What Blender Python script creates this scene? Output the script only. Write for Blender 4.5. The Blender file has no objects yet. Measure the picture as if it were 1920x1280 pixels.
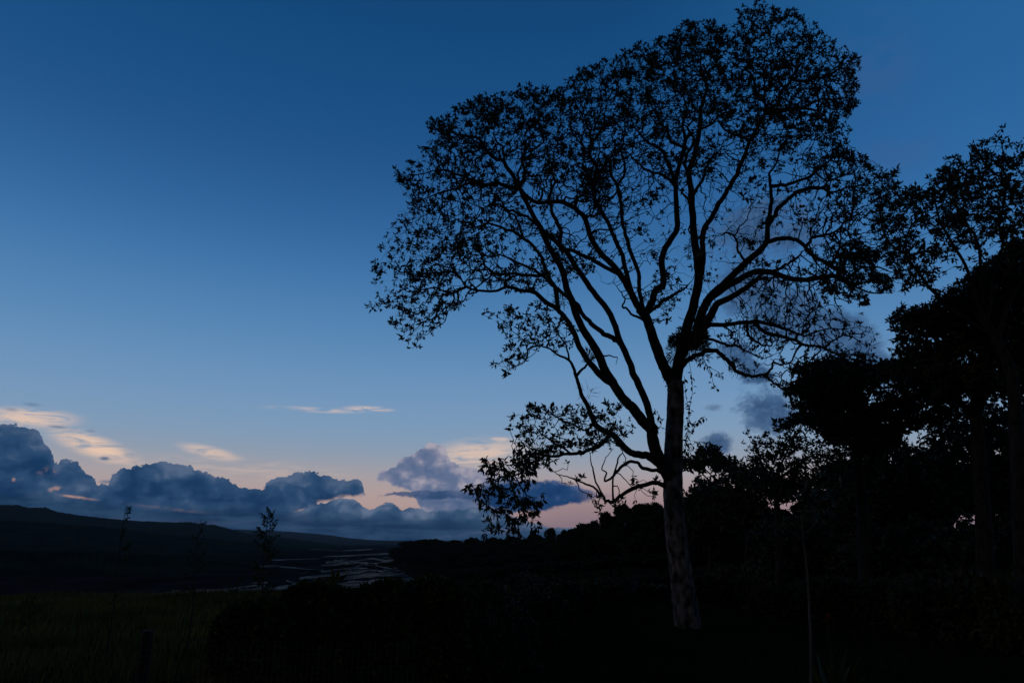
import bpy, math, random
import numpy as np
from mathutils import Vector
scene = bpy.context.scene
col = scene.collection
PI = math.pi
# ------------------------------------------------------------------ camera
F = 1280.0                      # focal length in photo pixels (24 mm on 36 mm, 1920 wide)
CAMH = 2.4
TILT = math.atan(375.0 / F)
CT, ST = math.cos(TILT), math.sin(TILT)
cam_d = bpy.data.cameras.new('camera'); cam = bpy.data.objects.new('camera', cam_d); col.objects.link(cam)
cam.location = (0, 0, CAMH); cam.rotation_euler = (PI / 2 + TILT, 0, 0)
cam_d.lens = 24; cam_d.sensor_width = 36; cam_d.clip_start = 0.1; cam_d.clip_end = 60000
scene.camera = cam

def ray(px, py):
    u = (px - 960.0) / F; v = -(py - 640.0) / F
    return u, CT - v * ST, ST + v * CT          # x right, y forward, z up
def P(px, py, Y):
    """world point seen at photo pixel (px,py) at forward distance Y"""
    u, f, w = ray(px, py); k = Y / f
    return np.array((u * k, Y, CAMH + w * k))
def ae(px, py):
    u, f, w = ray(px, py)
    return math.degrees(math.atan2(u, f)), math.degrees(math.atan2(w, math.hypot(u, f)))
def lin(r, g, b):
    return tuple((c / 255 / 12.92) if c / 255 <= 0.04045 else ((c / 255 + 0.055) / 1.055) ** 2.4 for c in (r, g, b))

# ------------------------------------------------------------------ world: dusk sky with cloud banks
world = bpy.data.worlds.new("World"); scene.world = world; world.use_nodes = True
nt = world.node_tree; N = nt.nodes; L = nt.links; N.clear()
class S:
    """small wrapper so node maths reads as maths"""
    def __init__(s, sock): s.s = sock
    def __add__(a, b): return M('ADD', a, b)
    def __radd__(a, b): return M('ADD', b, a)
    def __sub__(a, b): return M('SUBTRACT', a, b)
    def __rsub__(a, b): return M('SUBTRACT', b, a)
    def __mul__(a, b): return M('MULTIPLY', a, b)
    def __rmul__(a, b): return M('MULTIPLY', b, a)
    def __truediv__(a, b): return M('DIVIDE', a, b)
def put(sock, v):
    if isinstance(v, S): L.new(v.s, sock)
    else: sock.default_value = v
def M(op, a, b=0.0, c=None, clamp=False):
    n = N.new('ShaderNodeMath'); n.operation = op; n.use_clamp = clamp
    put(n.inputs[0], a); put(n.inputs[1], b)
    if c is not None: put(n.inputs[2], c)
    return S(n.outputs[0])
def step(x, a, b):
    n = N.new('ShaderNodeMapRange'); n.interpolation_type = 'SMOOTHSTEP'; n.clamp = True
    put(n.inputs[0], x); put(n.inputs[1], a); put(n.inputs[2], b)
    return S(n.outputs[0])
def vec(x, y, z=0.0):
    n = N.new('ShaderNodeCombineXYZ'); put(n.inputs[0], x if z == 0 else x + 31.7 * z); put(n.inputs[1], y)
    return S(n.outputs[0])
def noise(v, scale=1.0, detail=6.0, rough=0.55, dist=0.0):
    n = N.new('ShaderNodeTexNoise'); n.noise_dimensions = '2D'; put(n.inputs['Vector'], v); n.inputs['Scale'].default_value = scale
    n.inputs['Detail'].default_value = detail; n.inputs['Roughness'].default_value = rough; n.inputs['Distortion'].default_value = dist
    return S(n.outputs[0])
def voro(v, scale=1.0, smooth=0.6, detail=0.0):
    n = N.new('ShaderNodeTexVoronoi'); n.feature = 'SMOOTH_F1'; n.voronoi_dimensions = '2D'; put(n.inputs['Vector'], v)
    n.inputs['Scale'].default_value = scale; n.inputs['Smoothness'].default_value = smooth; n.inputs['Detail'].default_value = detail
    return S(n.outputs['Distance'])
def mix(f, a, b):
    n = N.new('ShaderNodeMix'); n.data_type = 'RGBA'; n.clamp_factor = True
    put(n.inputs['Factor'], f)
    for k, v in (('A', a), ('B', b)):
        sk = [i for i in n.inputs if i.name == k and i.type == 'RGBA'][0]
        if isinstance(v, S): L.new(v.s, sk)
        else: sk.default_value = (*v, 1)
    return S([o for o in n.outputs if o.type == 'RGBA'][0])
def curve(x, pts, lo, hi, outlo=0.0, outhi=20.0):
    """piecewise linear function through pts, x in [lo,hi], y in [outlo,outhi]"""
    n = N.new('ShaderNodeFloatCurve'); c = n.mapping.curves[0]
    pts = sorted(((x_ - lo) / (hi - lo), (y_ - outlo) / (outhi - outlo)) for x_, y_ in pts)
    q = [pts[0]]
    for p in pts[1:]:
        if p[0] > q[-1][0] + 0.0006: q.append(p)
    if q[0][0] > 0: q.insert(0, (0, q[0][1]))
    if q[-1][0] < 1: q.append((1, q[-1][1]))
    c.points[0].location = q[0]; c.points[1].location = q[-1]
    for p in q[1:-1]: c.points.new(*p)
    for p in c.points: p.handle_type = 'VECTOR'
    n.mapping.update()
    put(n.inputs['Value'], (x - lo) / (hi - lo))
    return S(n.outputs[0]) * (outhi - outlo) + outlo
def ramp(x, stops):
    n = N.new('ShaderNodeValToRGB'); put(n.inputs[0], x); n.color_ramp.interpolation = 'B_SPLINE'; e = n.color_ramp.elements
    e[0].position, e[0].color = stops[0][0], (*stops[0][1], 1); e[1].position, e[1].color = stops[-1][0], (*stops[-1][1], 1)
    for p, c in stops[1:-1]:
        k = e.new(p); k.color = (*c, 1)
    return S(n.outputs[0])

tc = N.new('ShaderNodeTexCoord'); sx = N.new('ShaderNodeSeparateXYZ'); L.new(tc.outputs['Generated'], sx.inputs[0])
dx, dy, dz = (S(sx.outputs[i]) for i in range(3))
DEG = 180 / PI
A = M('ARCTAN2', dx, dy) * DEG                     # azimuth, 0 = down the valley
E = M('ARCSINE', M('MINIMUM', M('MAXIMUM', dz, -1.0), 1.0)) * DEG
AE = vec(A, E)
def E_of(py): return ae(480, py)[1]
sky_stops = [(1015, (172,142,148)), (985, (188,156,155)), (950, (196,166,160)), (915, (190,169,166)), (880, (172,168,174)), (845, (148,164,184)),
             (800, (132,163,194)), (730, (118,156,196)), (640, (96,144,190)), (520, (70,124,178)), (400, (50,104,160)), (260, (33,85,141)),
             (120, (25,80,133)), (-60, (18,72,123))]
st = [(max(0, ae(480, y)[1]) / 90, lin(*c)) for y, c in sky_stops] + [(0.62, lin(13, 56, 102)), (1.0, lin(8, 34, 66))]
clear = ramp(M('MAXIMUM', E / 90.0, 0.0), st)
# the right of the view is a little bluer and brighter high up, the left rim darker
rt = step(A, 8.0, 42.0) * step(E, 8.0, 30.0)
clear = mix(rt * 0.45, clear, lin(48, 114, 174))
clear = mix(step(A, -6.0, 6.0) * (1.0 - step(E, 1.5, 6.0)) * 0.75, clear, lin(150, 126, 136))
# real twilight sky underneath: a small share of the Nishita model
skt = N.new('ShaderNodeTexSky'); skt.sky_type = 'NISHITA'; skt.sun_disc = False
skt.sun_elevation = math.radians(1.0); skt.sun_rotation = math.radians(-120)
mm = N.new('ShaderNodeVectorMath'); mm.operation = 'SCALE'; L.new(skt.outputs[0], mm.inputs[0]); mm.inputs[3].default_value = 0.02
clear = mix(0.06, clear, S(mm.outputs[0]))

# shared noises -----------------------------------------------------
w1 = noise(vec(A * 0.30, E * 0.42, 1.0), 1.0, 5, 0.55) - 0.5
w2 = noise(vec(A * 0.30, E * 0.42, 7.3), 1.0, 5, 0.55) - 0.5
def billow(v, seed):
    a = voro(vec(A * 0.70 + w1 * 1.6, E * 0.95 + w2 * 1.6, seed), 1.0, 0.45)
    b = voro(vec(A * 1.9 + w1 * 3.4, E * 2.3 + w2 * 3.4, seed + 3.1), 1.0, 0.4)
    c = voro(vec(A * 5.0 + w1 * 7.0, E * 5.8 + w2 * 7.0, seed + 6.1), 1.0, 0.3)
    global SHD
    SHD = 0.60 - (a * 0.72 + b * 0.26)
    return 0.70 - (a * 0.58 + b * 0.42 + c * 0.30)
B1 = billow(AE, 0.0); S1 = SHD
B2 = billow(AE, 11.0); S2 = SHD
shade_of = {id(B1): S1, id(B2): S2}
fine = noise(vec(A * 1.2, E * 1.6, 3.0), 1.0, 8, 0.62)
soft = noise(vec(A * 0.22, E * 0.5, 5.0), 1.0, 4, 0.5)
streak = noise(vec(A * 0.10, E * 1.1, 9.0), 1.0, 6, 0.6, 0.3)
streak2 = noise(vec(A * 0.35 - E * 0.25, E * 2.2, 19.0), 1.0, 7, 0.62, 0.4)

def prof(pts):
    return [ae(x, y) for x, y in pts]
def band(top, bottom=None, bil=B1, amp=0.7, soft_t=0.16, soft_b=0.5, wob=1.0, namp=0.55):
    """cloud mask between a top outline and a bottom outline given in (photo x, y) -> azimuth/elevation"""
    Aw = A + w1 * wob
    t = curve(Aw, prof(top), -39, 12, -4, 16)
    h = t - E + bil * amp + (fine - 0.5) * namp            # depth under the cloud top, degrees
    m = step(h, 0.0, soft_t)
    if bottom is not None:
        bt = curve(Aw, prof(bottom), -39, 12, -4, 16)
        m = m * step(E - bt + (fine - 0.5) * 0.7 + w2 * 0.8, 0.0, soft_b)
    return m, h
def lay(under, m, h, bil, dark, mid, light, lit=0.5, rim=0.9):
    """colour a cloud: lighter on its crowns and upper edge, dark in the body"""
    s = shade_of[id(bil)] * 1.15 + (fine - 0.5) * 0.22 + (soft - 0.5) * 1.6 + w2 * 0.6 + lit
    e = (1.0 - step(h, 0.0, rim)) * 0.38
    s = s + e
    c = mix(step(s, 0.05, 0.72), dark, mid)
    c = mix(step(s, 0.60, 1.3), c, light)
    return mix(m, under, c)
sky = clear

# warm high wisps ----------------------------------------------------
def wisp(px, py, rx, ry, tilt=0.0, n=streak2, thr=0.42, k=1.0):
    a0, e0 = ae(px, py); ra = abs(ae(px + rx, py)[0] - ae(px - rx, py)[0]) / 2; re = abs(ae(px, py - ry)[1] - ae(px, py + ry)[1]) / 2
    da = A - a0; de = E - e0 + da * tilt
    r = M('SQRT', (da / ra) * (da / ra) + (de / re) * (de / re))
    return (1.0 - step(r, 0.15, 1.0)) * step(n, thr, thr + 0.3) * k
wp = [wisp(180, 838, 120, 30, 0.30, thr=0.28, k=1.0), wisp(150, 822, 70, 14, 0.20, thr=0.30, k=0.9), wisp(50, 783, 140, 26, -0.03, thr=0.30, k=0.85), wisp(395, 848, 80, 16, 0.18, thr=0.30, k=0.75),
      wisp(690, 767, 60, 8, 0.0, thr=0.30, k=1.0), wisp(590, 768, 130, 7, 0.0, thr=0.30, k=0.55), wisp(900, 850, 130, 38, -0.08, thr=0.25, k=0.75), wisp(935, 823, 30, 7, 0.0, thr=0.3, k=0.8),
      wisp(470, 880, 260, 30, 0.05, thr=0.40, k=0.25)]
W = wp[0]
for q in wp[1:]: W = M('MAXIMUM', W, q)
sky = mix(W * 0.95, sky, lin(238, 204, 180))
gw = [wisp(60, 758, 26, 5, 0.0, thr=0.2, k=0.55), wisp(22, 768, 20, 5, thr=0.2, k=0.4), wisp(108, 800, 26, 4, 0.02, thr=0.2, k=0.6), wisp(170, 808, 14, 4, thr=0.2, k=0.45), wisp(196, 859, 14, 6, thr=0.1, k=0.9),
      wisp(1338, 764, 24, 9, n=fine, thr=0.25, k=0.8), wisp(200, 903, 22, 6, thr=0.2, k=0.7)]
W = gw[0]
for q in gw[1:]: W = M('MAXIMUM', W, q)
sky = mix(W, sky, lin(86, 108, 140))

# faint purple veil high on the right, dark smoky clouds behind the big tree
veil = [wisp(1640, 130, 120, 150, 0.0, n=soft, thr=0.3, k=0.5), wisp(1450, 430, 190, 110, 0.0, n=fine, thr=0.30, k=0.55), wisp(1680, 290, 120, 60, 0.0, n=soft, thr=0.3, k=0.45)]
W = veil[0]
for q in veil[1:]: W = M('MAXIMUM', W, q)
sky = mix(W * 0.7, sky, lin(62, 92, 142))
def puff(px, py, rx, ry, tilt=0.0, w=0.55):
    a0, e0 = ae(px, py); ra = abs(ae(px + rx, py)[0] - ae(px - rx, py)[0]) / 2; re = abs(ae(px, py - ry)[1] - ae(px, py + ry)[1]) / 2
    da = A - a0; de = E - e0 + da * tilt
    r = M('SQRT', (da / ra) * (da / ra) + (de / re) * (de / re))
    return 1.0 - r + (fine - 0.5) * w * 0.7 + w1 * w * 2.2 + (B2 - 0.1) * w * 0.6
pf = [puff(1470, 590, 150, 78, 0.30), puff(1560, 625, 120, 70, 0.40), puff(1410, 540, 90, 60, 0.2), puff(1420, 440, 100, 70, 0.0, 0.9), puff(1445, 772, 66, 58, 0.0, 0.7), puff(1342, 830, 42, 26, 0.0, 0.7), puff(1420, 700, 40, 26, 0.2, 0.8), puff(1640, 690, 60, 50), puff(1380, 660, 40, 26, 0.2, 0.9)]
W = pf[0]
for q in pf[1:]: W = M('MAXIMUM', W, q)
m = step(W, 0.0, 0.60)
sky = mix(m * 0.92, sky, mix(step(fine + B2 * 0.5, 0.35, 0.85), lin(42, 72, 110), lin(66, 98, 138)))

# far pale tower cloud in the middle
m, h = band([(640,985),(690,930),(704,893),(712,884),(742,876),(748,864),(764,858),(780,852),(788,842),(806,831),(822,833),(836,842),(840,860),(848,868),(858,872),(880,880),(900,884),(960,893),(1010,905),(1060,912),(1120,924),(1200,940),(1300,950)],
            [(640,925),(700,900),(730,908),(752,918),(775,930),(790,960),(810,990),(900,1000),(950,975),(1000,940),(1060,920),(1300,930)], B2, 0.45, 0.06, 0.35, 0.35, 0.40)
sky = lay(sky, m, h, B2, lin(76, 100, 136), lin(102, 116, 148), lin(170, 164, 178), 0.44, 1.1)
# thin dark sheet beside it
m, h = band([(700,935),(712,926),(740,921),(780,918),(830,918),(870,921),(900,923),(940,930)], [(700,930),(740,931),(800,937),(870,937),(940,933)], B1, 0.12, 0.14, 0.25, 0.5)
m = m * step(A, ae(700, 920)[0], ae(735, 920)[0]) * (1.0 - step(A, ae(860, 920)[0], ae(930, 920)[0]))
sky = lay(sky, m * 0.9, h, B1, lin(38, 68, 108), lin(52, 78, 118), lin(80, 98, 134), 0.4)
# middle lower cumulus
m, h = band([(400,985),(520,975),(560,958),(585,946),(606,941),(640,936),(662,936),(678,946),(690,956),(704,953),(715,945),(735,943),(748,950),(755,958),(765,950),(785,952),(800,962),(840,958),(880,952),(905,952),(940,962),(980,974),(1010,985),(1040,990),(1100,992),(1300,994)],
            None, B2, 0.40, 0.07, 0.4, 0.3, 0.40)
sky = lay(sky, m, h, B2, lin(24, 58, 94), lin(52, 82, 116), lin(102, 120, 148), 0.36, 1.5)
# dark blue slab right of the middle
m, h = band([(840,930),(880,915),(930,903),(980,898),(1040,899),(1080,908),(1120,920),(1200,930)], [(840,930),(900,950),(960,962),(1010,962),(1060,952),(1120,938),(1200,935)], B1, 0.22, 0.35, 0.35, 0.6)
m = m * step(A, ae(850, 920)[0], ae(930, 920)[0]) * (1.0 - step(A, 5.0, 9.0))
sky = lay(sky, m, h, B1, lin(16, 52, 98), lin(30, 66, 112), lin(72, 94, 136), 0.34, 1.3)
# left dark bank
m, h = band([(-300,770),(-60,788),(0,797),(30,799),(52,803),(70,812),(78,826),(88,838),(96,843),(100,856),(103,876),(107,874),(112,866),(125,865),(146,866),(152,876),(150,890),(162,884),(172,888),(178,904),(190,910),(206,909),(214,895),(214,880),(230,877),(262,874),(300,870),(330,870),(360,878),(400,892),(426,898),(440,908),(470,914),(494,914),(505,903),(530,896),(555,890),(592,884),(610,890),(628,900),(650,902),(672,898),(681,910),(684,925),(690,945),(720,1030)],
            [(-300,1000),(0,1000),(90,985),(180,980),(260,980),(420,985),(520,985),(560,962),(590,948),(620,940),(684,930),(720,930)], B1, 0.55, 0.06, 0.5, 0.35, 0.45)
sky = lay(sky, m, h, B1, lin(20, 54, 92), lin(42, 74, 110), lin(84, 104, 134), 0.30, 1.1)
# glowing slots in the left bank
hs = [wisp(106, 917, 20, 8, -0.1, n=fine, thr=0.36, k=0.8), wisp(88, 884, 24, 14, 0.0, n=fine, thr=0.45, k=0.7), wisp(146, 932, 48, 4, 0.12, n=fine, thr=0.25, k=0.8), wisp(26, 899, 6, 6, n=fine, thr=0.3, k=0.7), wisp(330, 955, 110, 5, 0.10, n=fine, thr=0.3, k=0.25)]
W = hs[0]
for q in hs[1:]: W = M('MAXIMUM', W, q)
sky = mix(W, sky, lin(212, 164, 140))
# low base deck along the horizon, streaky
Aw = A + w1 * 2.0
t = curve(Aw, prof([(-300,922),(0,920),(70,924),(130,934),(200,946),(330,952),(480,952),(600,966),(680,968),(760,972),(900,975),(1000,987),(1060,990),(1300,993)]), -39, 12, -4, 16)
h = t - E + (streak - 0.5) * 0.9
m = step(h, -0.35, 0.55)
s = (streak - 0.5) * 2.2 + (soft - 0.5) * 1.4 + (fine - 0.5) * 0.5 + 0.42 + step(A, -14.0, -3.0) * 0.18
deck = mix(step(s, 0.15, 0.8), lin(11, 45, 78), lin(40, 70, 102))
deck = mix(step(s, 0.9, 1.3), deck, lin(84, 98, 126))
sky = mix(m * 0.96, sky, deck)
# sky behind the camera and overhead is darker: the afterglow is down the valley
fall = M('COSINE', M('MAXIMUM', M('MINIMUM', M('ABSOLUTE', A) - 42.0, 138.0), 0.0) / 138.0 * PI) * 0.42 + 0.58
zen = 1.0 - step(E, 47.0, 72.0) * 0.7
vm = N.new('ShaderNodeVectorMath'); vm.operation = 'SCALE'; L.new(sky.s, vm.inputs[0]); put(vm.inputs[3], fall * zen)
bg = N.new('ShaderNodeBackground'); L.new(vm.outputs[0], bg.inputs[0]); bg.inputs[1].default_value = 1.0
wo = N.new('ShaderNodeOutputWorld'); L.new(bg.outputs[0], wo.inputs[0])
world.cycles.sampling_method = 'MANUAL'; world.cycles.sample_map_resolution = 512

# afterglow: one weak warm lamp low on the left
sun_d = bpy.data.lights.new('afterglow_sun', 'SUN'); sun = bpy.data.objects.new('afterglow_sun', sun_d); col.objects.link(sun)
sun_d.energy = 0.13; sun_d.angle = math.radians(25); sun_d.color = (1.0, 0.66, 0.40)
sun.rotation_euler = Vector((math.sin(math.radians(-120)), math.cos(math.radians(-120)), math.tan(math.radians(11)))).to_track_quat('Z', 'Y').to_euler()

scene.view_settings.view_transform = 'Standard'; scene.view_settings.look = 'None'
scene.view_settings.exposure = 0; scene.view_settings.gamma = 1; scene.view_settings.use_curve_mapping = False
scene.cycles.max_bounces = 6; scene.cycles.diffuse_bounces = 2; scene.cycles.glossy_bounces = 2; scene.cycles.transparent_max_bounces = 8
scene.cycles.volume_bounces = 0
# ------------------------------------------------------------------ helpers
rng = np.random.default_rng(7)
def tag(o, label=None, cat=None, group=None, kind=None):
    if label: o['label'] = label
    if cat: o['category'] = cat
    if group: o['group'] = group
    if kind: o['kind'] = kind
    return o
def empty(name, loc, label=None, cat=None, group=None):
    o = bpy.data.objects.new(name, None); col.objects.link(o); o.location = tuple(float(c) for c in loc)
    o.empty_display_size = 0.3
    return tag(o, label, cat, group)
def mesh_obj(name, verts, faces, mat, parent=None, smooth=True, loc=None):
    """verts (n,3) in world space (relative to parent location), faces (m,3) or (m,4) arrays, or list of such"""
    if not isinstance(faces, list): faces = [faces]
    me = bpy.data.meshes.new(name)
    verts = np.asarray(verts, dtype=np.float32)
    off = np.zeros(3) if parent is None else np.array(parent.location)
    if loc is not None: off = np.asarray(loc, float)
    verts = verts - off.astype(np.float32)
    nl = sum(f.size for f in faces); nf = sum(len(f) for f in faces)
    me.vertices.add(len(verts)); me.vertices.foreach_set('co', verts.ravel())
    me.loops.add(nl); me.loops.foreach_set('vertex_index', np.concatenate([f.ravel() for f in faces]).astype(np.int32))
    me.polygons.add(nf)
    tot = np.concatenate([np.full(len(f), f.shape[1]) for f in faces]).astype(np.int32)
    me.polygons.foreach_set('loop_start', np.concatenate([[0], np.cumsum(tot)[:-1]]).astype(np.int32))
    me.polygons.foreach_set('loop_total', tot)
    if smooth: me.polygons.foreach_set('use_smooth', np.ones(nf, dtype=bool))
    me.update(calc_edges=True); me.validate()
    me.materials.append(mat)
    o = bpy.data.objects.new(name, me); col.objects.link(o)
    if parent is not None: o.parent = parent
    elif loc is not None: o.location = tuple(float(c) for c in loc)
    return o
def material(name, c1, c2=None, scale=5.0, rough=0.8, bump=0.0, spec=0.2, detail=5, c3=None, transl=0.0, stretch=None, metallic=0.0):
    m = bpy.data.materials.new(name); m.use_nodes = True; t = m.node_tree; b = t.nodes['Principled BSDF']
    b.inputs['Roughness'].default_value = rough; b.inputs['Specular IOR Level'].default_value = spec; b.inputs['Metallic'].default_value = metallic
    if c2 is None:
        b.inputs['Base Color'].default_value = (*c1, 1); return m
    tcn = t.nodes.new('ShaderNodeTexCoord'); mp = t.nodes.new('ShaderNodeMapping'); t.links.new(tcn.outputs['Object'], mp.inputs[0])
    if stretch: mp.inputs['Scale'].default_value = stretch
    nn = t.nodes.new('ShaderNodeTexNoise'); t.links.new(mp.outputs[0], nn.inputs['Vector']); nn.inputs['Scale'].default_value = scale; nn.inputs['Detail'].default_value = detail
    r_ = t.nodes.new('ShaderNodeValToRGB'); t.links.new(nn.outputs[0], r_.inputs[0]); e = r_.color_ramp.elements
    e[0].position, e[0].color = 0.36, (*c1, 1); e[1].position, e[1].color = 0.64, (*c2, 1)
    if c3: k = e.new(0.72); k.color = (*c3, 1)
    t.links.new(r_.outputs[0], b.inputs['Base Color'])
    if bump:
        bn = t.nodes.new('ShaderNodeBump'); bn.inputs['Strength'].default_value = bump; bn.inputs['Distance'].default_value = 0.05
        t.links.new(nn.outputs[0], bn.inputs['Height']); t.links.new(bn.outputs[0], b.inputs['Normal'])
    return m
def vnoise(x, y, seed=0, octaves=4, rough=0.5):
    """cheap value noise, vectorised"""
    x = np.asarray(x, float); y = np.asarray(y, float); out = np.zeros(np.broadcast(x, y).shape); a = 1.0; tot = 0
    for o in range(octaves):
        xi = np.floor(x); yi = np.floor(y); fx = x - xi; fy = y - yi; fx = fx * fx * (3 - 2 * fx); fy = fy * fy * (3 - 2 * fy)
        def h(i, j):
            v = np.sin(i * 127.1 + j * 311.7 + seed * 74.7 + o * 19.19) * 43758.5453; return v - np.floor(v)
        v = h(xi, yi) * (1 - fx) * (1 - fy) + h(xi + 1, yi) * fx * (1 - fy) + h(xi, yi + 1) * (1 - fx) * fy + h(xi + 1, yi + 1) * fx * fy
        out += v * a; tot += a; a *= rough; x = x * 2.03 + 5.1; y = y * 2.03 + 9.7
    return out / tot - 0.5
def sig(t): return 1 / (1 + np.exp(-np.clip(t, -40, 40)))

# ------------------------------------------------------------------ materials
M_leaf = material('leaf_dark', (0.018, 0.022, 0.006), (0.032, 0.036, 0.010), 1.5, 0.6, spec=0.25)
M_leaf2 = material('leaf_hedge', (0.022, 0.034, 0.005), (0.045, 0.060, 0.010), 3.0, 0.65, spec=0.15)
M_leaf3 = material('leaf_forest', (0.018, 0.028, 0.012), (0.034, 0.046, 0.020), 0.4, 0.8, spec=0.1)
M_bark = material('bark', (0.012, 0.010, 0.008), (0.036, 0.030, 0.025), 9.0, 0.9, 0.8, 0.1, 8, stretch=(1, 1, 0.45))
M_bark_pale = material('bark_pale', (0.035, 0.030, 0.025), (0.10, 0.082, 0.07), 6.0, 0.85, 0.5, 0.1, 8, stretch=(1, 1, 0.3))
M_twig = material('twig', (0.018, 0.014, 0.010), (0.035, 0.028, 0.022), 4.0, 0.9)
M_moss = material('epiphyte', (0.022, 0.030, 0.012), (0.045, 0.050, 0.022), 6.0, 0.7)
M_ground = material('meadow_soil', (0.010, 0.009, 0.004), (0.022, 0.018, 0.008), 0.6, 0.95, 0.4, 0.0, 8)
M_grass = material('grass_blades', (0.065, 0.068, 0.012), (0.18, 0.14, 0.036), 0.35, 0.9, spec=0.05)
M_gravel = material('river_gravel', (0.012, 0.009, 0.008), (0.036, 0.027, 0.025), 0.035, 1.0, 0.0, 0.0, 10, stretch=(1, 0.35, 1))
M_hill = material('forested_hill', (0.012, 0.018, 0.012), (0.026, 0.034, 0.020), 0.02, 1.0, 0.0, 0.0, 8)
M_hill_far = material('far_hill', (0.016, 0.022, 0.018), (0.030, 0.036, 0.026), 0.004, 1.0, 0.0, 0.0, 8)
M_wire = material('wire', (0.05, 0.045, 0.04), (0.10, 0.09, 0.08), 8.0, 0.5, metallic=0.6)
M_post = material('post_wood', (0.010, 0.008, 0.006), (0.025, 0.02, 0.016), 14.0, 0.9, 0.6, stretch=(1, 1, 0.1))
M_flower = material('flower_red', (0.10, 0.018, 0.01), (0.15, 0.035, 0.012), 20.0, 0.6)
M_water = bpy.data.materials.new('river_water'); M_water.use_nodes = True
_t = M_water.node_tree; _b = _t.nodes['Principled BSDF']; _b.inputs['Base Color'].default_value = (0.015, 0.013, 0.013, 1)
_b.inputs['Roughness'].default_value = 0.25; _b.inputs['Specular IOR Level'].default_value = 0.25; _b.inputs['IOR'].default_value = 1.09
_tc = _t.nodes.new('ShaderNodeTexCoord'); _n = _t.nodes.new('ShaderNodeTexNoise'); _n.inputs['Scale'].default_value = 0.9; _n.inputs['Detail'].default_value = 4
_t.links.new(_tc.outputs['Object'], _n.inputs['Vector']); _bp = _t.nodes.new('ShaderNodeBump'); _bp.inputs['Strength'].default_value = 1.0; _bp.inputs['Distance'].default_value = 0.45
_t.links.new(_n.outputs[0], _bp.inputs['Height']); _t.links.new(_bp.outputs[0], _b.inputs['Normal'])
# gravel bars and silt show through the shallow braids
_g = _t.nodes.new('ShaderNodeBsdfDiffuse'); _g.inputs[0].default_value = (0.030, 0.024, 0.023, 1)
_mp = _t.nodes.new('ShaderNodeMapping'); _mp.inputs['Scale'].default_value = (0.07, 0.022, 1); _t.links.new(_tc.outputs['Object'], _mp.inputs[0])
_n2 = _t.nodes.new('ShaderNodeTexNoise'); _n2.inputs['Scale'].default_value = 1.0; _n2.inputs['Detail'].default_value = 7; _n2.inputs['Roughness'].default_value = 0.62; _t.links.new(_mp.outputs[0], _n2.inputs['Vector'])
_r = _t.nodes.new('ShaderNodeMapRange'); _r.inputs[1].default_value = 0.42; _r.inputs[2].default_value = 0.72; _r.inputs[3].default_value = 0.10; _r.inputs[4].default_value = 0.62; _t.links.new(_n2.outputs[0], _r.inputs[0])
_mx = _t.nodes.new('ShaderNodeMixShader'); _t.links.new(_r.outputs[0], _mx.inputs[0]); _t.links.new(_g.outputs[0], _mx.inputs[1]); _t.links.new(_b.outputs[0], _mx.inputs[2]); _t.links.new(_mx.outputs[0], _t.nodes['Material Output'].inputs['Surface'])

# ------------------------------------------------------------------ terrain
ZR = -20.0                                     # river plain
_ey = [0, 28, 45, 150, 395, 560, 700, 750, 800, 900, 1500, 4000]
_ex = [-400, -40, -6, -8, -29, -60, -112, -124, -122, -60, 300, 2500]
def plateau(x, y):
    near = sig((27 + 4 * vnoise(x * 0.06, y * 0.06, 3) - y) / 2.6)
    xe = np.interp(y, _ey, _ex) + 12 * vnoise(x * 0 + 3.3, y * 0.02, 8, 3) * np.clip(y / 150, 0, 1)
    right = sig((x - xe) / np.clip(y * 0.02, 2.0, 7.0))
    return np.maximum(near, right)
def hz(x, y):
    x = np.asarray(x, float); y = np.asarray(y, float)
    top = -13.0 * np.clip((y - 55) / 330, 0, 1) ** 0.8 + 0.35 * vnoise(x * 0.12, y * 0.12, 1) + 1.2 * vnoise(x * 0.03, y * 0.03, 2) * np.clip(np.hypot(x, y) / 40, 0, 1)
    top = top + np.clip((x - 14) * 0.03, 0, 3)
    p = plateau(x, y)
    flat = ZR + 0.5 * vnoise(x * 0.01, y * 0.01, 4, 5)
    return flat * (1 - p) + top * p
azs = np.radians(np.concatenate([np.arange(-180, -46, 3.0), np.arange(-46, 46, 0.22), np.arange(46, 180, 3.0)]))
rad = np.concatenate([[0.05], np.geomspace(0.8, 16000, 230)])
AZ, RD = np.meshgrid(azs, rad, indexing='ij')
X = np.sin(AZ) * RD; Y = np.cos(AZ) * RD; Z = hz(X, Y)
def grid_faces(n, m, wrap=False):
    i = np.arange(n if wrap else n - 1)[:, None]; j = np.arange(m - 1)[None, :]; k = (i + 1) % n
    a = i * m + j; b = k * m + j
    return np.stack([a, a + 1, b + 1, b], -1).reshape(-1, 4)
vt = np.stack([X, Y, Z], -1).reshape(-1, 3); fc = grid_faces(len(azs), len(rad), True)[:, ::-1]
cen = vt[fc].mean(1); isp = (plateau(cen[:, 0], cen[:, 1]) > 0.04)
def sub(vt, fc):
    u, inv = np.unique(fc, return_inverse=True); return vt[u], inv.reshape(fc.shape)
g = mesh_obj('ground', vt, fc, M_ground); g.data.materials.append(M_gravel)
mi = np.where(isp, 0, 1).astype(np.int32); g.data.polygons.foreach_set('material_index', mi)
tag(g, kind='structure')

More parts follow.
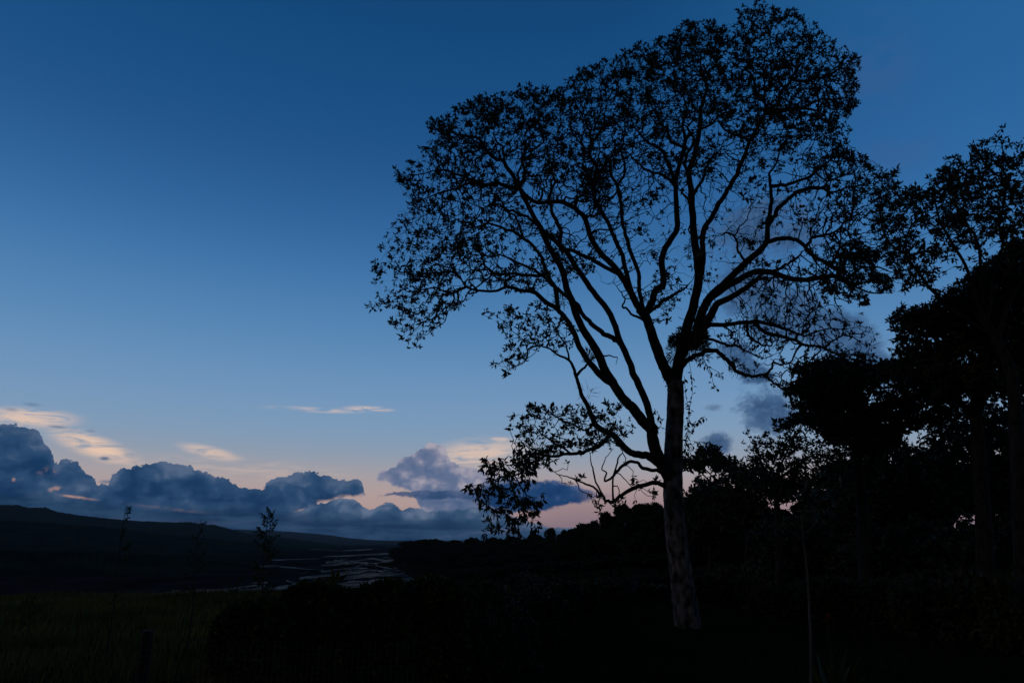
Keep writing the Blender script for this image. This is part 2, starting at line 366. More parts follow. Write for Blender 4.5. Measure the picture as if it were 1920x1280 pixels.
def hills(name, prof_pts, r0, r1, mat, seed, bump_deg=0.05, tail=None, rows=14, freq=9.0):
    """ridge whose crest follows the outline given in (photo x, y); a real slope r0..r1 metres away"""
    pts = [ae(x, y) for x, y in prof_pts]; a = np.arange(pts[0][0], pts[-1][0], 0.035)
    e = np.interp(a, [p[0] for p in pts], [p[1] for p in pts]) + bump_deg * (vnoise(a * freq, a * 0, seed, 4, 0.65) + 0.8 * np.maximum(vnoise(a * 22, a * 0 + 4, seed + 2, 2), 0))
    crest = CAMH + np.tan(np.radians(e)) * r1
    t = np.linspace(0, 1, rows)
    R = (r0 + (r1 - r0) * t)[None, :] * np.ones((len(a), 1))
    Zh = ZR - 2 + (crest[:, None] - ZR + 2) * (t[None, :] ** 1.1)
    Zh = Zh + (1 - t) * t * 4 * (crest[:, None] - ZR) * 0.16 * vnoise(a[:, None] * 1.1, t[None, :] * 5, seed + 5, 3)
    # back slope
    Rb = np.stack([np.full(len(a), r1 * 1.06), np.full(len(a), r1 * 1.25)], 1); Zb = np.stack([crest * 0.9 - 3, np.full(len(a), ZR - 2.0)], 1)
    R = np.concatenate([R, Rb], 1); Zh = np.concatenate([Zh, Zb], 1)
    ar = np.radians(a)[:, None]
    v = np.stack([np.sin(ar) * R, np.cos(ar) * R, Zh], -1).reshape(-1, 3)
    o = mesh_obj(name, v, grid_faces(len(a), R.shape[1])[:, ::-1], mat)
    return tag(o, kind='structure')
hills('hills', [(-420,935),(-200,950),(-60,942),(0,947),(30,946),(55,952),(85,951),(110,960),(130,962),(150,966),(200,971),(240,975),(280,977),(330,979),(355,978),(385,983),(405,984),(430,991),(450,996),(470,1001),(490,1001),(520,1006),(580,1014),(640,1022)], 1900, 4200, M_hill, 1, 0.09)
hills('far_hills', [(380,1000),(440,992),(500,994),(540,996),(580,999),(620,1003),(660,1009),(700,1012),(760,1014),(900,1016)], 6000, 9500, M_hill_far, 2, 0.04)
hills('horizon_hills', [(-420,1010),(560,1010),(680,1012),(760,1013),(900,1012),(1100,1012),(1500,1008),(2300,1000)], 10500, 14000, M_hill_far, 3, 0.04)
hills('forested_terrace', [(-420,968),(-60,972),(60,978),(180,986),(300,1000),(400,1010),(470,1018),(520,1024),(580,1030)], 1000, 1900, M_hill, 4, 0.10)
hills('low_terrace', [(-420,1030),(0,1031),(150,1034),(300,1040),(400,1046),(450,1054),(500,1064),(540,1066)], 560, 700, M_hill, 6, 0.20)

# river channels: ribbons on the plain, traced where the braids run
def plain(px, py, z=ZR + 0.35):
    u, f, w = ray(px, py); k = (z - CAMH) / w
    return np.array((u * k, f * k, z))
chan = [  # (photo x, y, full width in photo px measured vertically)
 [(900,1150,10),(880,1120,12),(862,1098,13),(848,1084,10),(820,1078,6),(770,1075,5),(720,1076,4),(680,1079,4),(640,1082,3)],
 [(850,1088,8),(800,1083,8),(740,1086,7),(690,1092,6),(640,1095,6),(600,1097,8),(560,1099,9),(520,1103,7),(470,1106,6),(400,1108,5),(330,1109,5),(250,1122,4),(170,1136,5),(80,1146,7),(0,1149,8),(-100,1152,8)],
 [(848,1083,5),(815,1078,4),(780,1072,3),(745,1066,4),(720,1062,3),(700,1058,3),(716,1053,2),(740,1049,2)],
 [(760,1080,3),(722,1070,4),(700,1068,3),(676,1071,4),(650,1074,4),(600,1080,3),(560,1085,3)],
 [(745,1060,3),(720,1056,3),(690,1055,3),(660,1053,2),(620,1058,3),(600,1059,2)],
 [(735,1052,2),(700,1047,2),(670,1049,2),(640,1050,2),(610,1054,2)],
 [(690,1055,2),(664,1062,3),(690,1066,2)],
 [(500,1095,3),(460,1099,4),(425,1104,3),(380,1108,6),(340,1110,7),(322,1110,5)],
 [(560,1098,4),(600,1092,6),(585,1090,3),(548,1094,3)],
 [(760,1095,3),(700,1099,5),(640,1104,6),(560,1112,5),(500,1116,4)],
 [(600,1044,1.5),(650,1042,1.5),(700,1040,1.5),(730,1038,1.5)],
 [(560,1030,1.2),(640,1032,1.2),(700,1030,1.2)],
 [(460,1062,1.6),(520,1060,1.6),(560,1064,1.6),(610,1068,2)],
 [(600,1072,2),(640,1067,2),(672,1063,2)],
 [(500,1048,1.2),(550,1050,1.2),(600,1047,1.2)],
]
rc = np.random.default_rng(5)
for k in range(40):
    y0 = rc.uniform(1040, 1102); lo = np.interp(y0, [1040, 1060, 1080, 1102], [610, 585, 540, 430]); hi = np.interp(y0, [1040, 1055, 1070, 1085, 1102], [725, 750, 800, 840, 700]); x0 = rc.uniform(lo, hi); n_ = rc.integers(3, 6); ln = rc.uniform(14, 46); w_ = rc.uniform(0.6, 1.6) * (y0 - 1020) / 45; sl = rc.choice([-1, 1]) * rc.uniform(0.0, 0.22)
    chan.append([(x0 + ln * j / n_, y0 + sl * ln * j / n_ + rc.normal() * 1.2, w_ * rc.uniform(0.5, 1.5)) for j in range(n_)])
vs, fs, nv = [], [], 0
for ci, c in enumerate(chan):
    c = np.array(c, float); s = np.linspace(0, len(c) - 1, (len(c) - 1) * 10 + 1); i = np.arange(len(c))
    cx, cy, cw = (np.interp(s, i, c[:, k]) for k in range(3))
    cy = cy + vnoise(s * 0.9, s * 0, 20 + ci, 4) * 5.0; cw = cw * 1.25 * np.clip(1 + 2.4 * vnoise(s * 1.1, s * 0, 40 + ci, 3), 0.12, 2); cw[0] *= 0.2; cw[-1] *= 0.2
    zc = ZR + 0.36 + ci * 0.012
    up = np.array([plain(a, b - w / 2, zc) for a, b, w in zip(cx, cy, cw)]); dn = np.array([plain(a, b + w / 2, zc) for a, b, w in zip(cx, cy, cw)])
    v = np.concatenate([up, dn]); n = len(up); k = np.arange(n - 1)
    fs.append(np.stack([k, k + 1, k + 1 + n, k + n], 1) + nv); vs.append(v); nv += len(v)
tag(mesh_obj('river_water', np.concatenate(vs), np.concatenate(fs)[:, ::-1], M_water), kind='structure')

# air
hzv = bpy.data.materials.new('haze'); hzv.use_nodes = True; t_ = hzv.node_tree; t_.nodes.clear()
pv = t_.nodes.new('ShaderNodeVolumePrincipled'); pv.inputs['Color'].default_value = (0.80, 0.86, 0.95, 1); pv.inputs['Density'].default_value = 0.000024; pv.inputs['Anisotropy'].default_value = 0.2
ot = t_.nodes.new('ShaderNodeOutputMaterial'); t_.links.new(pv.outputs[0], ot.inputs['Volume'])
# ------------------------------------------------------------------ tree building
from mathutils.kdtree import KDTree
REF = np.array([0.31, 0.90, 0.30]); REF /= np.linalg.norm(REF)
def norm(v): return v / np.maximum(np.linalg.norm(v, axis=-1, keepdims=True), 1e-9)
def catmull(p, n):
    """smooth interpolation of rows of p, n samples per span"""
    p = np.asarray(p, float); q = np.vstack([2 * p[0] - p[1], p, 2 * p[-1] - p[-2]]); out = []
    for i in range(1, len(q) - 2):
        t = np.linspace(0, 1, n, endpoint=False)[:, None]; a, b, c, d = q[i - 1], q[i], q[i + 1], q[i + 2]
        out.append(0.5 * (2 * b + (c - a) * t + (2 * a - 5 * b + 4 * c - d) * t ** 2 + (3 * b - a - 3 * c + d) * t ** 3))
    out.append(p[-1:]); return np.vstack(out)
def tube(pts, r, sides=8, rough=0.0, seed=0, cap=True):
    pts = np.asarray(pts, float); r = np.asarray(r, float); n = len(pts)
    d = norm(np.gradient(pts, axis=0)); s = norm(np.cross(d, REF)); t = np.cross(d, s)
    a = np.linspace(0, 2 * PI, sides, endpoint=False)
    rr = r[:, None] * np.ones((n, sides))
    if rough:
        k = np.cumsum(np.concatenate([[0], np.linalg.norm(np.diff(pts, axis=0), axis=1)]))
        rr = rr * (1 + rough * vnoise(np.cos(a)[None, :] * 1.6 + 50 + seed, k[:, None] * 2.2 + np.sin(a)[None, :] * 1.6, seed, 4, 0.65) * 2)
    v = pts[:, None, :] + rr[..., None] * (np.cos(a)[None, :, None] * s[:, None, :] + np.sin(a)[None, :, None] * t[:, None, :])
    v = v.reshape(-1, 3); i = np.arange(n - 1)[:, None]; j = np.arange(sides)[None, :]; k = (j + 1) % sides
    f = np.stack([i * sides + j, i * sides + k, (i + 1) * sides + k, (i + 1) * sides + j], -1).reshape(-1, 4)
    return v, f
def join(parts):
    vs, fs, n = [], [], 0
    for v, f in parts: vs.append(v); fs.append(f + n); n += len(v)
    return np.concatenate(vs), np.concatenate(fs)

def leaves(base, dirn, length, width, fold=0.25, r=rng):
    """one folded, pointed leaf per row: base point, direction, size"""
    n = len(base); d = norm(dirn); s = norm(np.cross(d, r.normal(size=(n, 3)))); u = np.cross(s, d)
    L_ = length[:, None]; W_ = width[:, None]
    mid = base + d * L_ * 0.52
    v = np.stack([base, mid + s * W_ * 0.5 + u * W_ * fold, base + d * L_ - u * L_ * 0.10, mid - s * W_ * 0.5 + u * W_ * fold], 1)
    return v.reshape(-1, 3), (np.arange(n)[:, None] * 4 + np.arange(4)[None, :])
def rosettes(c, axis, k=6, length=0.10, width=0.045, spread=0.9, jit=0.3, r=rng):
    """k leaves fanned round each point of c"""
    n = len(c); ax = norm(axis); d = ax[:, None, :] * 0.75 + r.normal(size=(n, k, 3)) * spread
    b = np.repeat(c[:, None, :], k, 1) + r.normal(size=(n, k, 3)) * length * 0.12
    m = n * k; ln = length * (1 + jit * r.uniform(-1, 1, m)); wd = width * (1 + jit * r.uniform(-1, 1, m))
    return leaves(b.reshape(-1, 3), d.reshape(-1, 3), ln, wd, r=r)

def colonize(pos, par, att, step=0.2, kill=0.33, infl=2.5, jit=0.35, maxit=400, maxch=3, r=rng, up=0.0, min_start=0):
    """space colonisation: nodes grow from the traced limbs towards the attraction points"""
    pos = [tuple(p) for p in pos]; par = list(par)
    arr = np.zeros((60000, 3)); n = len(pos); arr[:n] = pos; pr = np.full(60000, -1, int); pr[:n] = par
    ch = np.zeros(60000, int)
    ni = np.zeros(len(att), int); nd = np.full(len(att), 1e9)
    for s0 in range(min_start, n, 400):
        D = np.linalg.norm(att[:, None, :] - arr[None, s0:min(n, s0 + 400), :], axis=2); k = D.argmin(1); dm = D[np.arange(len(att)), k]
        b = dm < nd; nd[b] = dm[b]; ni[b] = k[b] + s0
    alive = nd > kill
    for it in range(maxit):
        act = alive & (nd < infl) & (ch[ni] < maxch)
        if not act.any():
            infl *= 1.5
            if infl > 12: break
            continue
        idx = ni[act]; v = norm(att[act] - arr[idx])
        u, inv = np.unique(idx, return_inverse=True); acc = np.zeros((len(u), 3)); np.add.at(acc, inv, v)
        d = norm(acc); d = norm(d + r.normal(size=d.shape) * jit + np.array([0, 0, up]))
        new = arr[u] + d * step; m = len(new)
        if n + m >= 59000: break
        arr[n:n + m] = new; pr[n:n + m] = u; ch[u] += 1
        a_ix = np.where(alive)[0]
        for s0 in range(0, m, 300):
            D = np.linalg.norm(att[a_ix][:, None, :] - new[None, s0:s0 + 300, :], axis=2); k = D.argmin(1); dm = D[np.arange(len(a_ix)), k]
            b = dm < nd[a_ix]; nd[a_ix[b]] = dm[b]; ni[a_ix[b]] = n + s0 + k[b]
        alive &= nd > kill
        n += m
        if not alive.any(): break
    return arr[:n].copy(), pr[:n].copy()

def skeleton_mesh(pos, par, first, rmin=0.007, expo=0.42, rmax=0.09, sides=5, rtrace=None):
    """tubes for every grown node (index >= first); returns verts, faces, tip indices, radii"""
    n = len(pos); tips = np.zeros(n); nch = np.bincount(par[par >= 0], minlength=n)
    tips[nch == 0] = 1
    for i in range(n - 1, first - 1, -1):
        if par[i] >= 0: tips[par[i]] += tips[i]
    rad = np.minimum(rmin * np.maximum(tips, 1) ** expo, rmax)
    if rtrace is not None: rad[:first] = rtrace
    for i in range(first, n):
        if rad[i] > rad[par[i]] * 0.92: rad[i] = rad[par[i]] * 0.92
    g = np.arange(first, n); p = par[g]
    best = {}
    for i in g:
        q = par[i]
        if q >= first and (q not in best or tips[i] > tips[best[q]]): best[q] = i
    main = np.array([par[i] >= first and best[par[i]] == i for i in g])
    d = norm(pos[g] - pos[p]); dd = np.zeros_like(pos); dd[g] = d
    # smooth own direction with main child
    for q, i in best.items(): dd[q] = dd[q] + dd[i]
    dd = norm(dd)
    s = norm(np.cross(dd[g], REF)); t = np.cross(dd[g], s)
    a = np.linspace(0, 2 * PI, sides, endpoint=False); ca, sa = np.cos(a)[None, :, None], np.sin(a)[None, :, None]
    ring = pos[g][:, None, :] + rad[g][:, None, None] * (ca * s[:, None] + sa * t[:, None])
    V = [ring.reshape(-1, 3)]
    nb = np.where(~main)[0]; sb = norm(np.cross(d[nb], REF)); tb = np.cross(d[nb], sb)
    rb = np.minimum(rad[g[nb]] * 1.25, rad[p[nb]])
    V.append((pos[p[nb]][:, None, :] + rb[:, None, None] * (ca * sb[:, None] + sa * tb[:, None])).reshape(-1, 3))
    start = np.zeros(n, int); start[g] = (np.arange(len(g))) * sides
    low = np.zeros(len(g), int); low[main] = start[p[main]]; low[nb] = len(g) * sides + np.arange(len(nb)) * sides
    j = np.arange(sides); k = (j + 1) % sides; hi = start[g]
    F = np.stack([low[:, None] + j, low[:, None] + k, hi[:, None] + k, hi[:, None] + j], -1).reshape(-1, 4)
    tip = np.array([i for i in g if nch[i] == 0])
    return np.concatenate(V), F, tip, rad, dd

def in_poly(px, py, poly):
    poly = np.asarray(poly, float); x0, y0 = poly[:, 0], poly[:, 1]; x1, y1 = np.roll(x0, -1), np.roll(y0, -1)
    c = np.zeros(len(px), bool)
    for a, b, e, f in zip(x0, y0, x1, y1):
        if b == f: continue
        k = ((b > py) != (f > py)) & (px < (e - a) * (py - b) / (f - b) + a); c ^= k
    return c
def back(px, py, Y):
    """vectorised P()"""
    u = (px - 960.0) / F; v = -(py - 640.0) / F; f = CT - v * ST; w = ST + v * CT; k = Y / f
    return np.stack([u * k, Y + 0 * px, CAMH + w * k], -1)

# ------------------------------------------------------------------ the big tree: traced limbs (photo x, y, width in photo px), depth offset of the tip
TY = 20.0                     # distance of its trunk
limbs = {}
def limb(name, pts, w0, w1, depth, start=None, mid=None):
    """pts: photo points; w0,w1 widths in photo px; depth offset of far end in metres; start: (limb, index) it grows from"""
    limbs[name] = dict(pts=pts, w0=w0, w1=w1, depth=depth, start=start)
limb('T', [(1293,1202),(1286,1150),(1279,1090),(1271,1030),(1264,960),(1262,900),(1263,850),(1265,800),(1267,750),(1266,715)], 46, 31, 0.0)
limb('T1', [(1266,718),(1251,700),(1240,675),(1226,640),(1217,609),(1209,590)], 23, 18, -0.8, 'T')
limb('A', [(1209,592),(1197,575),(1184,550),(1169,525),(1161,512),(1142,491),(1124,472),(1108,447),(1099,416),(1089,400),(1067,384),(1046,377),(1024,380),(1002,378),(989,369),(975,352)], 15, 7, -3.2, 'T1')
limb('A2', [(1206,585),(1200,550),(1197,512),(1184,478),(1175,450),(1169,425),(1166,390),(1161,356),(1148,330),(1140,300)], 9, 6, 1.5, 'T1')
limb('A3', [(1184,550),(1169,490),(1156,456),(1149,440),(1136,412),(1122,385),(1112,355),(1118,318),(1105,290),(1108,262)], 10, 6, -1.0, 'A')
limb('A4', [(1166,392),(1160,350),(1172,320),(1165,285),(1150,262),(1154,235)], 6, 4, 2.5, 'A2')
limb('A5', [(1055,466),(1077,472),(1099,481),(1127,497),(1161,515)][::-1], 8, 8, -2.5, 'A')
limb('A6', [(1055,466),(1040,452),(1027,441),(1014,430)], 8, 7, -3.2, 'A5')
limb('B', [(1209,590),(1223,566),(1228,547),(1242,534),(1244,519),(1241,484),(1247,466),(1259,447),(1270,425),(1268,387),(1267,344),(1273,312),(1282,285),(1285,262),(1300,248)], 15, 7, 2.0, 'T1')
limb('B1', [(1268,348),(1259,325),(1250,303),(1241,281),(1228,273),(1216,269),(1200,252),(1188,236),(1180,215)], 8, 5, 0.8, 'B')
limb('B2', [(1267,352),(1255,336),(1234,325),(1212,319),(1197,306),(1184,291),(1169,281)], 7, 4, 4.0, 'B')
limb('B3', [(1284,275),(1270,272),(1255,262),(1250,245),(1235,225),(1232,200),(1220,180)], 6, 4, 3.5, 'B')
limb('B4', [(1217,610),(1203,598),(1186,590),(1175,578),(1168,574),(1172,562),(1166,550),(1154,535),(1148,530)], 6, 3, -2.2, 'T1')
limb('B5', [(1226,566),(1250,560),(1272,548),(1284,540),(1296,527)], 7, 5, 1.0, 'T1')
limb('B6', [(1285,262),(1280,235),(1288,205),(1281,180),(1290,150)], 6, 4, 3.5, 'B')
limb('C', [(1266,720),(1270,694),(1280,650),(1288,616),(1300,575),(1308,537),(1309,500),(1303,459),(1300,428),(1298,397),(1296,360),(1292,325),(1300,300),(1306,272),(1312,237),(1313,210),(1319,190)], 24, 7, 1.0, 'T')
limb('C1', [(1299,372),(1306,356),(1319,337),(1325,310),(1338,292),(1352,280),(1357,262)], 7, 4, 3.5, 'C')
limb('C2', [(1296,395),(1290,372),(1278,360),(1268,350)], 6, 4, 1.5, 'C')
limb('C3', [(1292,325),(1284,310),(1288,290),(1300,262),(1290,240),(1304,215),(1295,190),(1281,160)], 6, 4, -1.8, 'C')
limb('C4', [(1319,190),(1325,165),(1318,140),(1332,115),(1326,90)], 6, 3, 0.8, 'C')
limb('C5', [(1312,240),(1335,232),(1352,215),(1372,205),(1385,190)], 5, 3, -1.2, 'C')
limb('D', [(1309,537),(1316,500),(1318,470),(1319,434),(1328,416),(1344,387),(1359,366),(1366,353),(1381,328),(1391,303),(1406,266),(1422,237),(1434,212),(1433,184),(1434,156),(1431,134),(1436,105),(1444,80),(1440,55)], 12, 5, -1.5, 'C')
limb('D1', [(1431,190),(1422,180),(1415,168),(1414,150),(1402,130),(1405,105),(1395,80)], 6, 3, 0.5, 'D')
limb('D2', [(1434,213),(1455,211),(1478,206),(1503,203),(1525,206),(1545,216),(1560,228)], 8, 5, -3.6, 'D')
limb('D3', [(1450,212),(1458,195),(1462,175),(1475,160),(1484,150),(1494,131),(1509,109),(1522,95)], 7, 3, 0.8, 'D')
limb('D4', [(1484,150),(1500,152),(1525,148),(1550,140),(1575,128),(1595,110)], 5, 3, 1.8, 'D3')
limb('D5', [(1503,203),(1530,190),(1556,186),(1580,196),(1600,202)], 5, 3, -1.0, 'D2')
limb('D6', [(1406,266),(1390,255),(1370,250),(1352,235),(1345,215),(1350,190)], 6, 3, 2.4, 'D')
limb('E', [(1288,660),(1305,625),(1312,596),(1325,566),(1344,544),(1362,528),(1381,509),(1400,491),(1422,472),(1437,453),(1439,428),(1444,397),(1446,366),(1444,340),(1443,325),(1456,306),(1462,281),(1464,256),(1470,238)], 20, 5, 0.5, 'C')
limb('E1', [(1440,425),(1452,405),(1459,391),(1470,379),(1481,372),(1490,362),(1519,352),(1541,353),(1559,362),(1587,353),(1619,347),(1640,335),(1655,322)], 9, 4, 2.5, 'E')
limb('E2', [(1445,350),(1469,347),(1494,341),(1519,331),(1537,316),(1559,297),(1578,290),(1600,282)], 7, 4, -1.4, 'E')
limb('E3', [(1437,452),(1462,447),(1487,447),(1503,456),(1519,475),(1534,487),(1560,500),(1585,512)], 9, 6, -2.0, 'E')
limb('E4', [(1510,465),(1517,455),(1528,444),(1550,441),(1572,428),(1594,409),(1612,400),(1640,396)], 6, 3, 0.5, 'E3')
limb('E5', [(1400,493),(1385,472),(1381,450),(1372,440),(1360,436),(1356,440),(1365,430),(1376,418)], 5, 3, -2.4, 'E')
limb('E6', [(1594,409),(1600,390),(1598,370),(1604,345),(1600,318)], 4, 3, 0.8, 'E4')
limb('E7', [(1541,353),(1556,340),(1580,330),(1600,322),(1622,300)], 4, 3, 3.5, 'E1')
limb('Fr', [(1325,566),(1344,550),(1369,534),(1394,519),(1422,509),(1450,512),(1478,522),(1509,525),(1537,520),(1565,518),(1590,530)], 14, 8, 1.6, 'E')
limb('F1', [(1445,510),(1462,503),(1478,494),(1497,481),(1510,465)], 6, 5, -0.4, 'Fr')
limb('F2', [(1585,524),(1610,505),(1640,500),(1665,508),(1680,515)], 5, 3, 2.5, 'Fr')
limb('F3', [(1590,530),(1620,545),(1650,550),(1670,548)], 4, 2.5, 1.5, 'Fr')
limb('G', [(1290,655),(1304,640),(1320,612),(1334,588),(1345,570),(1360,562),(1380,552),(1405,535),(1425,518)], 20, 8, -1.2, 'C')
limb('H', [(1322,612),(1337,609),(1369,608),(1400,605),(1425,603),(1450,609),(1478,619),(1503,628),(1525,625),(1556,616),(1585,618),(1610,612)], 10, 3.5, -2.5, 'G')
limb('H2', [(1415,606),(1431,622),(1462,628),(1487,637),(1516,647),(1544,653),(1572,662),(1603,666),(1630,676)], 8, 3.5, -0.8, 'H')
limb('H3', [(1544,653),(1560,640),(1580,630),(1600,634),(1625,648),(1655,642)], 4, 2, -1.6, 'H2')
limb('H4', [(1503,628),(1518,612),(1512,596),(1530,580),(1555,572),(1580,575)], 4, 2, -3.4, 'H')
limb('I', [(1268,700),(1288,676),(1312,664),(1325,658),(1344,658),(1356,668),(1369,681),(1384,697),(1403,705),(1431,702),(1444,694),(1450,680),(1466,684),(1478,680),(1494,686),(1512,687),(1530,680)], 11, 4, -2.0, 'C')
limb('I2', [(1436,702),(1444,712),(1462,727),(1480,732),(1500,740)], 5, 3, -2.4, 'I')
limb('I3', [(1322,636),(1344,640),(1366,647),(1391,653),(1416,666),(1432,672),(1450,664)], 6, 3, -2.8, 'G')
limb('I4', [(1400,606),(1402,622),(1406,632),(1428,646),(1445,648),(1458,636),(1470,640)], 6, 3, -2.9, 'H')
limb('L', [(1262,905),(1250,885),(1241,868),(1231,850),(1224,825),(1222,800)], 26, 22, -0.6, 'T')
limb('L1', [(1222,806),(1204,788),(1187,764),(1169,748),(1155,728),(1146,712),(1133,690),(1117,655),(1096,622),(1083,597),(1074,569),(1064,544),(1058,519),(1050,497),(1036,475),(1024,453),(1014,428),(999,403),(986,378),(974,353),(962,330),(950,313),(942,300),(930,298),(915,285),(900,262)], 22, 6, -1.8, 'L')
limb('L1a', [(1165,745),(1150,722),(1133,709),(1111,687),(1096,666),(1086,650),(1077,625),(1064,600),(1046,581),(1024,566),(1005,550),(989,545),(974,544),(952,537),(930,545),(896,545),(874,537),(864,522),(852,506),(836,500),(815,497),(790,488),(765,490)], 15, 4, -3.0, 'L1')
limb('L1b', [(874,538),(860,545),(842,550),(830,556),(822,575),(814,594),(799,600),(780,616),(772,625),(767,644)], 6, 2, -3.4, 'L1a')
limb('L1c', [(974,353),(952,350),(936,344),(911,347),(886,337),(867,330),(845,322),(820,318),(790,325),(765,330)], 9, 3.5, -3.0, 'L1')
limb('L1d', [(974,353),(980,338),(984,322),(979,300),(985,275),(978,250),(982,225)], 7, 3.5, -0.8, 'L1')
limb('L1e', [(946,303),(944,280),(928,262),(926,240),(915,222)], 5, 3, -2.4, 'L1')
limb('L1f', [(886,337),(866,350),(838,358),(812,366),(785,378),(762,385)], 5, 2.5, -4.0, 'L1c')
limb('L2', [(1222,800),(1219,778),(1209,747),(1197,719),(1187,700),(1180,678),(1164,644),(1152,606),(1139,581),(1117,553),(1099,528),(1080,500),(1064,475),(1049,459)], 15, 10, 1.2, 'L')
limb('L2z', [(1049,459),(1050,430),(1036,400),(1030,370),(1040,340),(1028,310),(1022,285),(1030,262)], 9, 4, 2.6, 'L2')
limb('L2a', [(1164,645),(1150,634),(1133,625),(1108,606),(1092,587),(1080,569),(1055,550),(1033,531),(1011,512),(986,500),(961,487),(939,480),(917,480),(895,470),(870,462),(842,466)], 11, 3.5, 3.0, 'L2')
limb('L2b', [(1049,459),(1030,440),(1005,420),(985,405),(960,396),(949,392),(930,381),(908,390),(890,384),(865,372),(840,376)], 7, 3, 3.5, 'L2')
limb('L3', [(1060,560),(1042,544),(1030,519),(1017,487),(1005,466),(983,447),(961,434),(942,427),(917,420),(899,423),(877,425),(855,412),(830,400),(800,402),(775,410)], 9, 3, -0.5, 'L1a')
limb('L3a', [(1028,516),(1008,516),(986,516),(961,512),(939,516),(921,509),(908,497),(903,480),(890,470),(865,480),(838,470)], 7, 3, 0.8, 'L3')
limb('L3b', [(949,537),(950,525),(965,518),(986,516)], 7, 5, -1.0, 'L1a')
limb('L3c', [(896,545),(880,525),(905,520),(925,512)], 4, 3, -3.0, 'L1a')
limb('L3d', [(983,447),(967,409),(949,394),(935,372),(920,360),(918,335)], 5, 3, 1.4, 'L3')
limb('L3e', [(864,522),(845,510),(815,512),(790,520),(765,512),(740,505),(715,497)], 5, 2.5, -3.6, 'L1a')
limb('L3f', [(842,550),(815,540),(790,545),(770,555),(745,565),(720,566)], 4, 2, -3.8, 'L1b')
limb('K', [(1247,885),(1235,868),(1219,856),(1200,852),(1187,850),(1169,837),(1150,816),(1131,806),(1116,794),(1103,762),(1091,741),(1083,715),(1076,692),(1067,675),(1049,666),(1027,653),(1008,647),(990,640),(970,628),(950,612)], 17, 4, -2.2, 'L')
limb('K1', [(1083,706),(1099,684),(1117,670),(1139,667),(1158,670),(1155,684)], 6, 3, -1.4, 'K')
limb('K2', [(1008,647),(990,655),(988,670),(975,683),(955,692)], 4, 2.5, -2.8, 'K')
limb('K3', [(1067,675),(1062,650),(1050,630),(1035,605),(1015,590)], 4, 2.5, -3.0, 'K')
limb('J', [(1143,815),(1125,834),(1106,844),(1090,848),(1069,850),(1037,855),(1006,851),(987,851),(978,862),(984,880),(975,893),(966,905),(972,925)], 9, 3, -4.0, 'K')
limb('J1', [(990,852),(972,865),(955,872),(940,868),(925,862)], 4, 2, -4.6, 'J')
limb('J2', [(980,882),(960,892),(935,897),(912,903),(885,910)], 4, 2, -4.4, 'J')
limb('J3', [(972,900),(985,925),(998,932),(1008,930)], 3, 2, -4.0, 'J')
limb('J4', [(1069,850),(1050,835),(1025,820),(1005,800),(990,790)], 5, 2.5, -3.2, 'J')
limb('J5', [(1110,800),(1095,805),(1075,795),(1060,790),(1030,775),(1005,770)], 4, 2.5, -3.6, 'K')
limb('Q', [(1250,918),(1234,904),(1209,909),(1187,916),(1162,931),(1144,941),(1131,931),(1116,916),(1087,903),(1066,894),(1044,887),(1025,878)], 10, 4, -2.6, 'T')
limb('Q1', [(1135,935),(1116,897),(1109,866),(1103,840)], 4, 3, -2.0, 'Q')
limb('Q2', [(1147,938),(1150,894),(1159,862),(1166,844),(1155,825)], 4, 3, -2.8, 'Q')
limb('R', [(1246,893),(1225,881),(1206,878),(1194,866),(1175,869),(1156,884),(1147,897),(1133,900),(1137,887),(1128,878),(1135,860),(1150,840)], 8, 4, -1.6, 'T')

pos, rad_t = [], []; par = []
samples = {}
pxm = TY / F * 1.0
def t_s(q, s): return s / s[-1]
def put_limb(nm):
    Lb = limbs[nm]; pts = np.array(Lb['pts'], float)
    seg = np.concatenate([[0], np.cumsum(np.hypot(*np.diff(pts, axis=0).T))]); t = seg / seg[-1]
    if nm == 'T': d0 = 0.0; pi = -1
    else:
        sp = samples[Lb['start']]; k = np.argmin(np.hypot(sp['px'] - pts[0, 0], sp['py'] - pts[0, 1])); d0 = sp['d'][k]; pi = sp['i0'] + k
        pts[0] = (sp['px'][k], sp['py'][k])
    dep = d0 + (Lb['depth'] - d0) * t ** 1.15
    wid = Lb['w0'] + (Lb['w1'] - Lb['w0']) * t ** 0.8
    q = catmull(np.column_stack([pts, dep, wid]), 6 if nm == 'T' else 5)
    s = np.arange(len(q)); wob = 0.0 if nm == 'T' else 1.0
    am = wob * np.where(Lb['w0'] > 13, 3.0, 6.0) * np.minimum(s / 4, 1)
    q[:, 0] += am * vnoise(s * 0.5, s * 0, len(samples), 3, 0.6); q[:, 1] += am * vnoise(s * 0.5, s * 0 + 9, len(samples), 3, 0.6)
    if nm != 'T' and Lb['w1'] < 5.5: q[:, 3] *= 1 - 0.72 * np.clip((t_s(q, s) - 0.45) / 0.55, 0, 1)
    q[:, 2] += wob * 0.5 * vnoise(s * 0.2, s * 0 + 5, len(samples), 3) * np.minimum(s / 8, 1)
    w = back(q[:, 0], q[:, 1], TY + q[:, 2])
    if pi >= 0: w[0] = pos[pi]
    dist = np.linalg.norm(w - np.array([0, 0, CAMH]), axis=1); r = q[:, 3] / 2 * dist / F * np.cos(np.radians(0)) * 0.93
    i0 = len(pos)
    samples[nm] = dict(px=q[:, 0], py=q[:, 1], d=q[:, 2], i0=i0, w=w, r=r)
    for k in range(len(q)):
        pos.append(w[k]); par.append(pi if k == 0 else i0 + k - 1); rad_t.append(r[k])
for nm in limbs: put_limb(nm)
pos = np.array(pos); par = np.array(par); rad_t = np.array(rad_t); n_tr = len(pos)

